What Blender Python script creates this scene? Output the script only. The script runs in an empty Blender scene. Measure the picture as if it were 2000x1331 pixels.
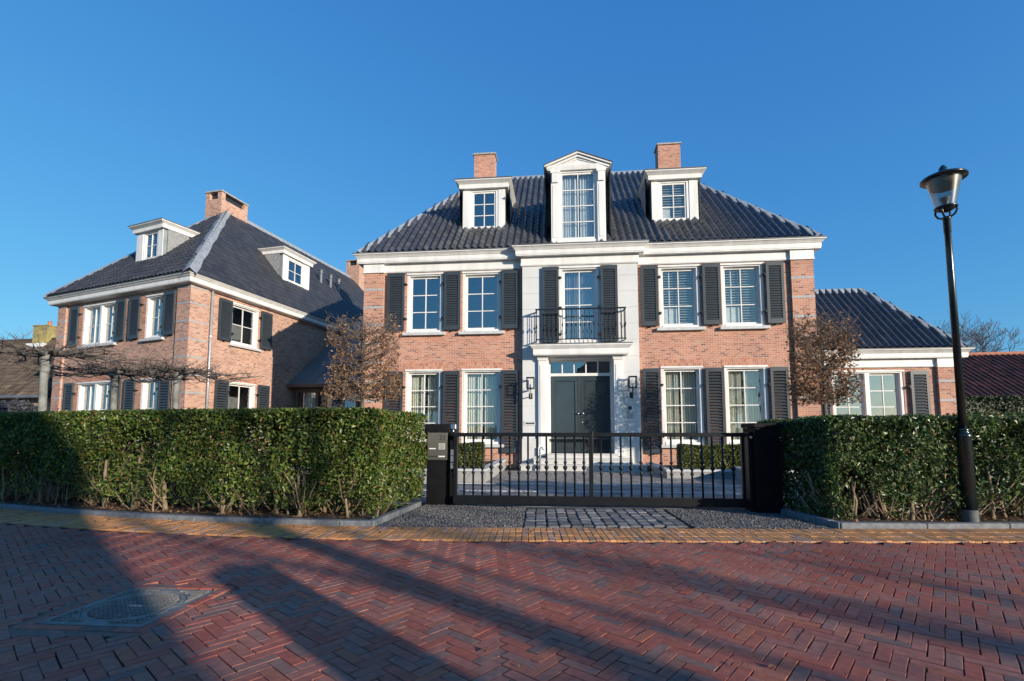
import bpy, bmesh, math, random
import numpy as np
from mathutils import Vector, Matrix

random.seed(7)
rng = np.random.default_rng(11)
scene = bpy.context.scene
COL = scene.collection

# ------------------------------------------------------------------ camera, sky, sun, exposure
cam_d = bpy.data.cameras.new("camera")
cam = bpy.data.objects.new("camera", cam_d)
COL.objects.link(cam)
cam.location = (0, 0, 1.12)
cam.rotation_euler = (math.radians(90 + 4.875), 0, 0)
cam_d.sensor_width = 36.0
cam_d.lens = 17.19
cam_d.shift_y = 0.049
cam_d.clip_start = 0.05
cam_d.clip_end = 3000
scene.camera = cam

SUN_EL, SUN_AZ = math.radians(13.0), math.radians(135.0)      # azimuth clockwise from +Y: the sun stands behind right
world = bpy.data.worlds.new("World")
scene.world = world
world.use_nodes = True
wn = world.node_tree
wn.nodes.clear()
sky = wn.nodes.new("ShaderNodeTexSky")
sky.sky_type = 'NISHITA'
sky.sun_disc = False
sky.sun_elevation = SUN_EL
sky.sun_rotation = SUN_AZ
sky.altitude = 0
sky.air_density = 1.0
sky.dust_density = 0.8
sky.ozone_density = 2.5
sep = wn.nodes.new("ShaderNodeSeparateColor")                  # cool, slightly compressed grade of the whole sky
com = wn.nodes.new("ShaderNodeCombineColor")
wn.links.new(sky.outputs[0], sep.inputs[0])
for i_, (g_, k_) in enumerate(((0.92, 0.24), (0.66, 0.68), (0.39, 1.47))):
    pw_n = wn.nodes.new("ShaderNodeMath"); pw_n.operation = 'POWER'; pw_n.inputs[1].default_value = g_
    ml_n = wn.nodes.new("ShaderNodeMath"); ml_n.operation = 'MULTIPLY'; ml_n.inputs[1].default_value = k_
    wn.links.new(sep.outputs[i_], pw_n.inputs[0])
    wn.links.new(pw_n.outputs[0], ml_n.inputs[0])
    wn.links.new(ml_n.outputs[0], com.inputs[i_])
bg = wn.nodes.new("ShaderNodeBackground")
bg.inputs['Strength'].default_value = 0.15
wo = wn.nodes.new("ShaderNodeOutputWorld")
wn.links.new(com.outputs[0], bg.inputs['Color'])
wn.links.new(bg.outputs[0], wo.inputs['Surface'])

sun_d = bpy.data.lights.new("sun", 'SUN')
sun_d.energy = 3.1
sun_d.angle = math.radians(0.5)
sun_d.color = (1.0, 0.885, 0.74)
sun = bpy.data.objects.new("sun", sun_d)
COL.objects.link(sun)
_dir = Vector((-math.sin(SUN_AZ) * math.cos(SUN_EL), -math.cos(SUN_AZ) * math.cos(SUN_EL), -math.sin(SUN_EL)))
sun.rotation_euler = _dir.to_track_quat('-Z', 'Y').to_euler()
sun.location = (20, -20, 15)

scene.view_settings.view_transform = 'Standard'
scene.view_settings.look = 'None'
scene.view_settings.exposure = 1.03
scene.view_settings.gamma = 1.0
scene.view_settings.use_curve_mapping = False

# ------------------------------------------------------------------ materials
def new_mat(name):
    m = bpy.data.materials.new(name)
    m.use_nodes = True
    nt = m.node_tree
    b = nt.nodes["Principled BSDF"]
    return m, nt, b

def N_(nt, t, **kw):
    n = nt.nodes.new(t)
    for k, v in kw.items():
        setattr(n, k, v)
    return n

def ramp(nt, stops, interp='LINEAR'):
    r = nt.nodes.new("ShaderNodeValToRGB")
    r.color_ramp.interpolation = interp
    e = r.color_ramp.elements
    while len(e) < len(stops):
        e.new(0.5)
    for i, (p, c) in enumerate(stops):
        e[i].position = p
        e[i].color = (c[0], c[1], c[2], 1)
    return r

def noise_mat(name, c1, c2, scale=8, rough=0.6, bump=0.0, bscale=None, spec=0.5, metal=0.0, detail=5, coords='Object', rough2=None, stretch=None, coat=0.0):
    m, nt, b = new_mat(name)
    tc = N_(nt, "ShaderNodeTexCoord")
    src = tc.outputs[coords]
    if stretch:
        mp = N_(nt, "ShaderNodeMapping")
        mp.inputs['Scale'].default_value = stretch
        nt.links.new(src, mp.inputs['Vector'])
        src = mp.outputs[0]
    n = N_(nt, "ShaderNodeTexNoise")
    n.inputs['Scale'].default_value = scale
    n.inputs['Detail'].default_value = detail
    nt.links.new(src, n.inputs['Vector'])
    r = ramp(nt, [(0.3, c1), (0.7, c2)])
    nt.links.new(n.outputs[0], r.inputs[0])
    nt.links.new(r.outputs[0], b.inputs['Base Color'])
    b.inputs['Roughness'].default_value = rough
    b.inputs['Specular IOR Level'].default_value = spec
    b.inputs['Metallic'].default_value = metal
    b.inputs['Coat Weight'].default_value = coat
    if rough2 is not None:
        mr = N_(nt, "ShaderNodeMapRange")
        mr.inputs[3].default_value = rough
        mr.inputs[4].default_value = rough2
        nt.links.new(n.outputs[0], mr.inputs[0])
        nt.links.new(mr.outputs[0], b.inputs['Roughness'])
    if bump:
        n2 = N_(nt, "ShaderNodeTexNoise")
        n2.inputs['Scale'].default_value = bscale or scale * 6
        n2.inputs['Detail'].default_value = 6
        nt.links.new(src, n2.inputs['Vector'])
        bp = N_(nt, "ShaderNodeBump")
        bp.inputs['Strength'].default_value = bump
        bp.inputs['Distance'].default_value = 0.01
        nt.links.new(n2.outputs[0], bp.inputs['Height'])
        nt.links.new(bp.outputs[0], b.inputs['Normal'])
    return m

def brick_mat(name, cols, mortar, bw=0.165, rh=0.0575, ms=0.008, soldier=False, bump=0.4, stain=0.32):
    """laid brick on a wall: UV map in metres"""
    m, nt, b = new_mat(name)
    uv = N_(nt, "ShaderNodeUVMap")
    src = uv.outputs[0]
    if soldier:
        mp = N_(nt, "ShaderNodeMapping")
        mp.inputs['Rotation'].default_value = (0, 0, math.pi / 2)
        nt.links.new(src, mp.inputs['Vector'])
        src = mp.outputs[0]
    br = N_(nt, "ShaderNodeTexBrick")
    br.offset = 0.0 if soldier else 0.5
    br.inputs['Color1'].default_value = (0, 0, 0, 1)
    br.inputs['Color2'].default_value = (1, 1, 1, 1)
    br.inputs['Mortar'].default_value = (0.5, 0.5, 0.5, 1)
    br.inputs['Scale'].default_value = 1.0
    br.inputs['Mortar Size'].default_value = ms
    br.inputs['Mortar Smooth'].default_value = 0.15
    br.inputs['Brick Width'].default_value = bw
    br.inputs['Row Height'].default_value = rh
    nt.links.new(src, br.inputs['Vector'])
    sep = N_(nt, "ShaderNodeSeparateColor")
    nt.links.new(br.outputs['Color'], sep.inputs[0])
    rc = ramp(nt, cols)
    nt.links.new(sep.outputs[0], rc.inputs[0])
    ns = N_(nt, "ShaderNodeTexNoise")
    ns.inputs['Scale'].default_value = 25
    ns.inputs['Detail'].default_value = 6
    nt.links.new(src, ns.inputs['Vector'])
    nl = N_(nt, "ShaderNodeTexNoise")
    nl.inputs['Scale'].default_value = 0.9
    nl.inputs['Detail'].default_value = 4
    nt.links.new(src, nl.inputs['Vector'])
    mul = N_(nt, "ShaderNodeMix", data_type='RGBA', blend_type='MULTIPLY')
    mul.inputs[0].default_value = 1.0
    r1 = ramp(nt, [(0.25, (0.78, 0.78, 0.78)), (0.75, (1.12, 1.1, 1.08))])
    nt.links.new(ns.outputs[0], r1.inputs[0])
    nt.links.new(rc.outputs[0], mul.inputs[6])
    nt.links.new(r1.outputs[0], mul.inputs[7])
    mm = N_(nt, "ShaderNodeMix", data_type='RGBA')
    nt.links.new(br.outputs['Fac'], mm.inputs[0])
    nt.links.new(mul.outputs[2], mm.inputs[6])
    mm.inputs[7].default_value = (*mortar, 1)
    st = N_(nt, "ShaderNodeMix", data_type='RGBA', blend_type='MULTIPLY')
    st.inputs[0].default_value = stain
    r2 = ramp(nt, [(0.3, (0.55, 0.55, 0.58)), (0.6, (1.1, 1.08, 1.05))])
    nt.links.new(nl.outputs[0], r2.inputs[0])
    nt.links.new(mm.outputs[2], st.inputs[6])
    nt.links.new(r2.outputs[0], st.inputs[7])
    nt.links.new(st.outputs[2], b.inputs['Base Color'])
    b.inputs['Roughness'].default_value = 0.85
    b.inputs['Specular IOR Level'].default_value = 0.25
    inv = N_(nt, "ShaderNodeMath", operation='MULTIPLY_ADD')
    inv.inputs[1].default_value = -1.0
    nt.links.new(br.outputs['Fac'], inv.inputs[0])
    nsc = N_(nt, "ShaderNodeMath", operation='MULTIPLY')
    nsc.inputs[1].default_value = 0.35
    nt.links.new(ns.outputs[0], nsc.inputs[0])
    nt.links.new(nsc.outputs[0], inv.inputs[2])
    bp = N_(nt, "ShaderNodeBump")
    bp.inputs['Strength'].default_value = bump
    bp.inputs['Distance'].default_value = 0.008
    nt.links.new(inv.outputs[0], bp.inputs['Height'])
    nt.links.new(bp.outputs[0], b.inputs['Normal'])
    return m

def piece_mat(name, cols, rough=0.75, spec=0.3, scale=14, bump=0.35, stretch=None, grime=0.35, bscale=90, rough2=None):
    """loose pieces: every piece (object or island) gets its own tint"""
    m, nt, b = new_mat(name)
    oi = N_(nt, "ShaderNodeObjectInfo")
    ge = N_(nt, "ShaderNodeNewGeometry")
    ad = N_(nt, "ShaderNodeMath", operation='ADD')
    fr = N_(nt, "ShaderNodeMath", operation='FRACT')
    nt.links.new(oi.outputs['Random'], ad.inputs[0])
    nt.links.new(ge.outputs['Random Per Island'], ad.inputs[1])
    nt.links.new(ad.outputs[0], fr.inputs[0])
    rc = ramp(nt, cols)
    nt.links.new(fr.outputs[0], rc.inputs[0])
    n = N_(nt, "ShaderNodeTexNoise")
    n.inputs['Scale'].default_value = scale
    n.inputs['Detail'].default_value = 7
    nt.links.new(ge.outputs['Position'], n.inputs['Vector'])
    n3 = N_(nt, "ShaderNodeTexNoise")
    n3.inputs['Scale'].default_value = 0.8
    n3.inputs['Detail'].default_value = 4
    nt.links.new(ge.outputs['Position'], n3.inputs['Vector'])
    r1 = ramp(nt, [(0.25, (0.7, 0.7, 0.72)), (0.75, (1.2, 1.18, 1.15))])
    nt.links.new(n.outputs[0], r1.inputs[0])
    r3 = ramp(nt, [(0.35, (0.72, 0.72, 0.75)), (0.65, (1.1, 1.08, 1.06))])
    nt.links.new(n3.outputs[0], r3.inputs[0])
    m1 = N_(nt, "ShaderNodeMix", data_type='RGBA', blend_type='MULTIPLY')
    m1.inputs[0].default_value = 1.0
    nt.links.new(rc.outputs[0], m1.inputs[6])
    nt.links.new(r1.outputs[0], m1.inputs[7])
    m2 = N_(nt, "ShaderNodeMix", data_type='RGBA', blend_type='MULTIPLY')
    m2.inputs[0].default_value = grime
    nt.links.new(m1.outputs[2], m2.inputs[6])
    nt.links.new(r3.outputs[0], m2.inputs[7])
    nt.links.new(m2.outputs[2], b.inputs['Base Color'])
    b.inputs['Roughness'].default_value = rough
    if rough2 is not None:
        mr = N_(nt, "ShaderNodeMapRange")
        mr.inputs[3].default_value = rough
        mr.inputs[4].default_value = rough2
        nt.links.new(n.outputs[0], mr.inputs[0])
        nt.links.new(mr.outputs[0], b.inputs['Roughness'])
    b.inputs['Specular IOR Level'].default_value = spec
    if bump:
        nb = N_(nt, "ShaderNodeTexNoise")
        nb.inputs['Scale'].default_value = bscale
        nb.inputs['Detail'].default_value = 5
        nt.links.new(ge.outputs['Position'], nb.inputs['Vector'])
        bp = N_(nt, "ShaderNodeBump")
        bp.inputs['Strength'].default_value = bump
        bp.inputs['Distance'].default_value = 0.006
        nt.links.new(nb.outputs[0], bp.inputs['Height'])
        nt.links.new(bp.outputs[0], b.inputs['Normal'])
    return m

def leaf_mat(name, cols, rough=0.35, spec=0.5, trans=0.25):
    m, nt, b = new_mat(name)
    ge = N_(nt, "ShaderNodeNewGeometry")
    rc = ramp(nt, cols)
    nt.links.new(ge.outputs['Random Per Island'], rc.inputs[0])
    n = N_(nt, "ShaderNodeTexNoise")
    n.inputs['Scale'].default_value = 3.5
    n.inputs['Detail'].default_value = 3
    nt.links.new(ge.outputs['Position'], n.inputs['Vector'])
    r1 = ramp(nt, [(0.3, (0.75, 0.72, 0.7)), (0.7, (1.25, 1.3, 1.1))])
    nt.links.new(n.outputs[0], r1.inputs[0])
    m1 = N_(nt, "ShaderNodeMix", data_type='RGBA', blend_type='MULTIPLY')
    m1.inputs[0].default_value = 0.8
    nt.links.new(rc.outputs[0], m1.inputs[6])
    nt.links.new(r1.outputs[0], m1.inputs[7])
    nt.links.new(m1.outputs[2], b.inputs['Base Color'])
    b.inputs['Roughness'].default_value = rough
    b.inputs['Specular IOR Level'].default_value = spec
    tr = N_(nt, "ShaderNodeBsdfTranslucent")
    nt.links.new(m1.outputs[2], tr.inputs['Color'])
    mx = N_(nt, "ShaderNodeMixShader")
    mx.inputs[0].default_value = trans
    out = nt.nodes["Material Output"]
    nt.links.new(b.outputs[0], mx.inputs[1])
    nt.links.new(tr.outputs[0], mx.inputs[2])
    nt.links.new(mx.outputs[0], out.inputs['Surface'])
    return m

def glass_mat(name, refl=0.16, tint=(0.95, 0.97, 0.97), rough=0.0, wob=0.02):
    m = bpy.data.materials.new(name)
    m.use_nodes = True
    nt = m.node_tree
    nt.nodes.clear()
    out = N_(nt, "ShaderNodeOutputMaterial")
    tr = N_(nt, "ShaderNodeBsdfTransparent")
    tr.inputs['Color'].default_value = (*tint, 1)
    gl = N_(nt, "ShaderNodeBsdfGlossy")
    gl.inputs['Roughness'].default_value = rough
    fr = N_(nt, "ShaderNodeLayerWeight")
    pw = N_(nt, "ShaderNodeMath", operation='POWER')
    pw.inputs[1].default_value = 4.0
    nt.links.new(fr.outputs['Facing'], pw.inputs[0])
    ma = N_(nt, "ShaderNodeMath", operation='MULTIPLY_ADD')
    ma.inputs[1].default_value = 1.0 - refl
    ma.inputs[2].default_value = refl
    ge = N_(nt, "ShaderNodeNewGeometry")
    n = N_(nt, "ShaderNodeTexNoise")
    n.inputs['Scale'].default_value = 2.2
    nt.links.new(ge.outputs['Position'], n.inputs['Vector'])
    bp = N_(nt, "ShaderNodeBump")
    bp.inputs['Strength'].default_value = wob
    bp.inputs['Distance'].default_value = 0.2
    nt.links.new(n.outputs[0], bp.inputs['Height'])
    nt.links.new(bp.outputs[0], gl.inputs['Normal'])
    nt.links.new(pw.outputs[0], ma.inputs[0])
    mx = N_(nt, "ShaderNodeMixShader")
    nt.links.new(ma.outputs[0], mx.inputs[0])
    nt.links.new(tr.outputs[0], mx.inputs[1])
    nt.links.new(gl.outputs[0], mx.inputs[2])
    nt.links.new(mx.outputs[0], out.inputs['Surface'])
    return m

M = {}
BR = [(0.0, (0.228, 0.108, 0.091)), (0.08, (0.331, 0.142, 0.103)), (0.18, (0.445, 0.182, 0.120)), (0.5, (0.524, 0.217, 0.137)), (0.8, (0.570, 0.268, 0.177)), (1.0, (0.490, 0.274, 0.194))]
M['brick'] = brick_mat("facing_brick", BR, (0.50, 0.40, 0.33))
BR2 = [(0.0, (0.217, 0.125, 0.108)), (0.12, (0.353, 0.177, 0.131)), (0.3, (0.467, 0.222, 0.154)), (0.6, (0.547, 0.274, 0.188)), (1.0, (0.547, 0.353, 0.268))]
M['brick_side'] = brick_mat("facing_brick_side", BR2, (0.50, 0.41, 0.34))
M['soldier'] = brick_mat("soldier_brick", [(0.0, (0.38, 0.14, 0.09)), (0.5, (0.56, 0.23, 0.14)), (1.0, (0.62, 0.29, 0.18))], (0.42, 0.34, 0.28), bw=0.3, rh=0.0625, soldier=True)
M['white'] = noise_mat("white_paint", (0.628, 0.617, 0.595), (0.785, 0.772, 0.745), scale=1.0, rough=0.5, bump=0.05, bscale=30, stretch=(4, 4, 0.7))
M['stucco'] = noise_mat("white_render", (0.56, 0.56, 0.555), (0.63, 0.63, 0.625), scale=1.2, rough=0.85, bump=0.12, bscale=120)
M['cream'] = noise_mat("stone_cream", (0.48, 0.47, 0.45), (0.60, 0.59, 0.56), scale=3, rough=0.6, bump=0.1)
M['shutter'] = noise_mat("shutter_paint", (0.032, 0.041, 0.049), (0.043, 0.054, 0.064), scale=3, rough=0.42)
M['door'] = noise_mat("door_paint", (0.034, 0.045, 0.050), (0.04, 0.052, 0.058), scale=2, rough=0.16, coat=0.6)
M['tile'] = piece_mat("roof_tile_glaze", [(0.0, (0.042, 0.043, 0.047)), (0.5, (0.058, 0.059, 0.063)), (1.0, (0.078, 0.078, 0.082))], rough=0.28, spec=0.6, scale=9, bump=0.12, rough2=0.45)
M['tile_flat'] = piece_mat("flat_roof_tile", [(0.0, (0.032, 0.034, 0.040)), (0.5, (0.042, 0.045, 0.052)), (1.0, (0.055, 0.058, 0.066))], rough=0.6, spec=0.4, scale=9, bump=0.25)
M['deck'] = noise_mat("roof_deck", (0.02, 0.022, 0.026), (0.03, 0.032, 0.036), rough=0.7)
M['lead'] = noise_mat("lead_flashing", (0.21, 0.23, 0.25), (0.34, 0.365, 0.385), scale=5, rough=0.5, bump=0.2, spec=0.5)
M['zinc_dark'] = noise_mat("dark_zinc", (0.13, 0.15, 0.17), (0.19, 0.21, 0.235), scale=1.2, rough=0.45, spec=0.5, metal=0.3)
M['zinc_cheek'] = noise_mat("zinc_cheek", (0.23, 0.27, 0.29), (0.32, 0.36, 0.38), scale=2, rough=0.5, metal=0.2)
M['lead_dark'] = noise_mat("gutter_lead", (0.06, 0.065, 0.075), (0.10, 0.105, 0.12), scale=6, rough=0.5)
M['stone'] = noise_mat("grey_stone", (0.30, 0.31, 0.32), (0.40, 0.41, 0.42), scale=9, rough=0.75, bump=0.2)
M['sillstone'] = noise_mat("sill_stone", (0.42, 0.43, 0.43), (0.55, 0.56, 0.56), scale=9, rough=0.6, bump=0.1)
M['bluestone'] = noise_mat("kerb_concrete", (0.12, 0.13, 0.145), (0.21, 0.22, 0.23), scale=16, rough=0.8, bump=0.4, bscale=140)
M['iron'] = noise_mat("black_iron", (0.008, 0.009, 0.011), (0.014, 0.015, 0.018), scale=12, rough=0.32, spec=0.5, bump=0.05)
M['iron_gate'] = noise_mat("gate_black_paint", (0.005, 0.006, 0.008), (0.009, 0.010, 0.012), scale=10, rough=0.4, spec=0.35)
M['pillar'] = noise_mat("pillar_black", (0.005, 0.0055, 0.007), (0.009, 0.0095, 0.011), scale=6, rough=0.6, bump=0.05, bscale=200, spec=0.12)
M['lamp_green'] = noise_mat("lamp_paint", (0.006, 0.012, 0.014), (0.010, 0.019, 0.021), scale=6, rough=0.25, coat=0.3)
M['lamp_collar'] = noise_mat("lamp_foot", (0.055, 0.065, 0.068), (0.10, 0.11, 0.112), scale=14, rough=0.7, bump=0.2)
M['lamp_inner'] = noise_mat('lamp_inner', (0.13, 0.115, 0.105), (0.2, 0.18, 0.165), scale=8, rough=0.8)
M['olive'] = noise_mat("panel_bronze", (0.125, 0.12, 0.10), (0.16, 0.15, 0.125), scale=2, rough=0.4, metal=0.4)
M['digit'] = noise_mat("digit_dark", (0.03, 0.03, 0.028), (0.04, 0.04, 0.036), rough=0.5)
M['steel'] = noise_mat("steel", (0.42, 0.43, 0.44), (0.58, 0.59, 0.60), scale=20, rough=0.28, metal=1.0)
M['plate'] = noise_mat("name_plate", (0.7, 0.7, 0.68), (0.8, 0.8, 0.78), rough=0.4)
M['glass'] = glass_mat("window_glass", 0.15)
M['glass_sky'] = glass_mat("window_glass_tinted", 0.28, tint=(0.74, 0.76, 0.78))
M['glass_mirror'] = glass_mat("window_glass_reflective", 0.42, tint=(0.6, 0.66, 0.7))
M['lampglass'] = glass_mat("lantern_glass", 0.09, tint=(0.82, 0.82, 0.80), rough=0.25, wob=0.0)
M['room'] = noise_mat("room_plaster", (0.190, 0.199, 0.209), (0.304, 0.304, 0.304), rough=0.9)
M['curtain'] = noise_mat("curtain_linen", (0.74, 0.73, 0.62), (0.84, 0.82, 0.70), scale=3, rough=0.9, stretch=(30, 30, 1))
M['curtain_pale'] = noise_mat("curtain_voile", (0.60, 0.64, 0.66), (0.72, 0.75, 0.76), scale=3, rough=0.9, stretch=(30, 30, 1))
M['blind'] = noise_mat("blind_slat", (0.66, 0.66, 0.62), (0.74, 0.74, 0.7), rough=0.6)
RB = [(0.0, (0.184, 0.116, 0.099)), (0.07, (0.259, 0.145, 0.116)), (0.20, (0.335, 0.145, 0.107)), (0.40, (0.356, 0.122, 0.086)), (0.65, (0.378, 0.102, 0.067)), (0.85, (0.356, 0.151, 0.114)), (1.0, (0.410, 0.133, 0.072))]
M['paver'] = piece_mat("road_clinker", RB, rough=0.68, spec=0.3, scale=22, bump=0.3, grime=0.85, bscale=150)
M['paver_yellow'] = piece_mat("yellow_clinker", [(0.0, (0.308, 0.203, 0.145)), (0.12, (0.487, 0.236, 0.106)), (0.5, (0.590, 0.277, 0.107)), (0.85, (0.667, 0.324, 0.133)), (1.0, (0.385, 0.270, 0.227))], rough=0.66, spec=0.3, scale=20, bump=0.5, grime=0.55)
M['cobble'] = piece_mat("grey_cobble", [(0.0, (0.11, 0.108, 0.108)), (0.5, (0.175, 0.17, 0.165)), (1.0, (0.25, 0.24, 0.225))], rough=0.75, scale=18, bump=0.5)
M['courtpaver'] = piece_mat("courtyard_paver", [(0.0, (0.19, 0.18, 0.175)), (0.5, (0.26, 0.245, 0.23)), (1.0, (0.34, 0.32, 0.29))], rough=0.75, scale=18, bump=0.4)
M['gravel'] = piece_mat("dark_gravel", [(0.0, (0.05, 0.05, 0.053)), (0.5, (0.11, 0.108, 0.106)), (0.92, (0.19, 0.185, 0.18)), (1.0, (0.32, 0.31, 0.30))], rough=0.8, scale=30, bump=0.0)
M['joint'] = noise_mat("joint_sand", (0.022, 0.017, 0.016), (0.045, 0.033, 0.03), scale=30, rough=0.95)
M['sand'] = noise_mat('sand', (0.12, 0.085, 0.07), (0.22, 0.14, 0.11), scale=30, rough=0.95, bump=0.4)
M['drive_sand'] = noise_mat('drive_sand', (0.05, 0.048, 0.046), (0.10, 0.096, 0.09), scale=30, rough=0.95)
M['soil'] = noise_mat("soil", (0.035, 0.027, 0.02), (0.075, 0.058, 0.042), scale=12, rough=0.95, bump=0.6)
M['ground'] = noise_mat("earth_grass", (0.05, 0.055, 0.03), (0.10, 0.09, 0.06), scale=0.6, rough=0.95)
M['leaf'] = leaf_mat("hedge_leaf", [(0.0, (0.030, 0.054, 0.012)), (0.35, (0.062, 0.104, 0.020)), (0.7, (0.120, 0.175, 0.032)), (0.92, (0.21, 0.25, 0.048)), (0.96, (0.24, 0.15, 0.05)), (1.0, (0.20, 0.10, 0.04))], rough=0.40, spec=0.5)
M['leaf_right'] = leaf_mat("hedge_leaf_cool", [(0.0, (0.022, 0.044, 0.016)), (0.4, (0.050, 0.094, 0.030)), (0.8, (0.105, 0.165, 0.048)), (0.95, (0.18, 0.22, 0.06)), (1.0, (0.18, 0.12, 0.05))], rough=0.36, spec=0.55)
M['leaf_box'] = leaf_mat("box_leaf", [(0.0, (0.05, 0.075, 0.015)), (0.5, (0.085, 0.11, 0.022)), (0.9, (0.13, 0.14, 0.03)), (1.0, (0.2, 0.15, 0.045))], rough=0.45)
M['leaf_dark'] = leaf_mat("conifer_leaf", [(0.0, (0.016, 0.028, 0.012)), (0.6, (0.028, 0.046, 0.018)), (1.0, (0.055, 0.07, 0.025))], rough=0.55)
M['leaf_brown'] = leaf_mat("withered_leaf", [(0.0, (0.11, 0.055, 0.032)), (0.4, (0.22, 0.115, 0.065)), (0.8, (0.34, 0.19, 0.11)), (1.0, (0.46, 0.30, 0.19))], rough=0.6, spec=0.3, trans=0.3)
M['stem'] = noise_mat("hedge_stem", (0.15, 0.108, 0.07), (0.29, 0.215, 0.14), scale=20, rough=0.9, bump=0.3)
M['bark'] = noise_mat("bark", (0.06, 0.05, 0.042), (0.14, 0.12, 0.10), scale=14, rough=0.9, bump=0.4)
M['bark_plane'] = noise_mat("plane_bark", (0.144, 0.148, 0.133), (0.259, 0.259, 0.238), scale=7, rough=0.85, bump=0.3)
M['twig'] = noise_mat("twig", (0.08, 0.066, 0.056), (0.15, 0.125, 0.105), scale=10, rough=0.9)
M['twig_far'] = noise_mat("twig_far", (0.10, 0.085, 0.08), (0.16, 0.14, 0.13), scale=4, rough=0.9)
M['oldtile'] = piece_mat("old_roof_tile", [(0.0, (0.06, 0.048, 0.04)), (0.5, (0.09, 0.07, 0.055)), (0.95, (0.115, 0.09, 0.065)), (1.0, (0.16, 0.13, 0.08))], rough=0.9, scale=3, bump=0.2)
M['redtile'] = piece_mat("red_roof_tile", [(0.0, (0.035, 0.02, 0.022)), (0.5, (0.065, 0.026, 0.026)), (1.0, (0.12, 0.042, 0.036))], rough=0.8, scale=3, bump=0.2)
M['redridge'] = noise_mat("red_ridge", (0.36, 0.13, 0.08), (0.48, 0.2, 0.12), scale=6, rough=0.8)
M['lichen'] = noise_mat("lichen_render", (0.16, 0.14, 0.10), (0.42, 0.34, 0.10), scale=3.5, rough=0.95, bump=0.3)
M['yellowbrick'] = brick_mat("pale_brick", [(0, (0.30, 0.22, 0.13)), (1, (0.45, 0.34, 0.2))], (0.4, 0.36, 0.3))
M['brownwood'] = noise_mat("brown_frame", (0.10, 0.06, 0.045), (0.15, 0.09, 0.065), scale=6, rough=0.55)
M['darkframe'] = noise_mat("dark_frame", (0.018, 0.022, 0.026), (0.03, 0.034, 0.038), rough=0.45)
M['slate_post'] = noise_mat("dark_post", (0.030, 0.030, 0.033), (0.045, 0.045, 0.048), scale=4, rough=0.6)
M['concrete'] = noise_mat("worn_concrete", (0.26, 0.25, 0.23), (0.42, 0.40, 0.37), scale=10, rough=0.85, bump=0.4, bscale=120)
M['castiron'] = noise_mat("cast_iron", (0.13, 0.125, 0.115), (0.24, 0.225, 0.2), scale=12, rough=0.7, metal=0.0, bump=0.3)
M['tarp'] = noise_mat("dark_foliage", (0.03, 0.035, 0.045), (0.07, 0.075, 0.09), scale=6, rough=0.7)
M['pipe'] = noise_mat("zinc_pipe", (0.36, 0.39, 0.42), (0.5, 0.53, 0.56), scale=4, rough=0.4, metal=0.4)

# ------------------------------------------------------------------ geometry helpers
class Fr:
    """wall frame: u along the wall to the right, v outward, z up"""
    def __init__(self, o, U, N):
        self.o = Vector(o); self.U = Vector(U).normalized(); self.N = Vector(N).normalized()
    def p(self, u, v, z):
        return self.o + self.U * u + self.N * v + Vector((0, 0, z))
    def mat(self, u, v, z):
        """x = along wall, y = into the wall, z = up"""
        P = self.p(u, v, z)
        I = -self.N
        return Matrix(((self.U.x, I.x, 0, P.x), (self.U.y, I.y, 0, P.y), (0, 0, 1, P.z), (0, 0, 0, 1)))

WORLD = Fr((0, 0, 0), (1, 0, 0), (0, -1, 0))
ORG = {}

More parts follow.
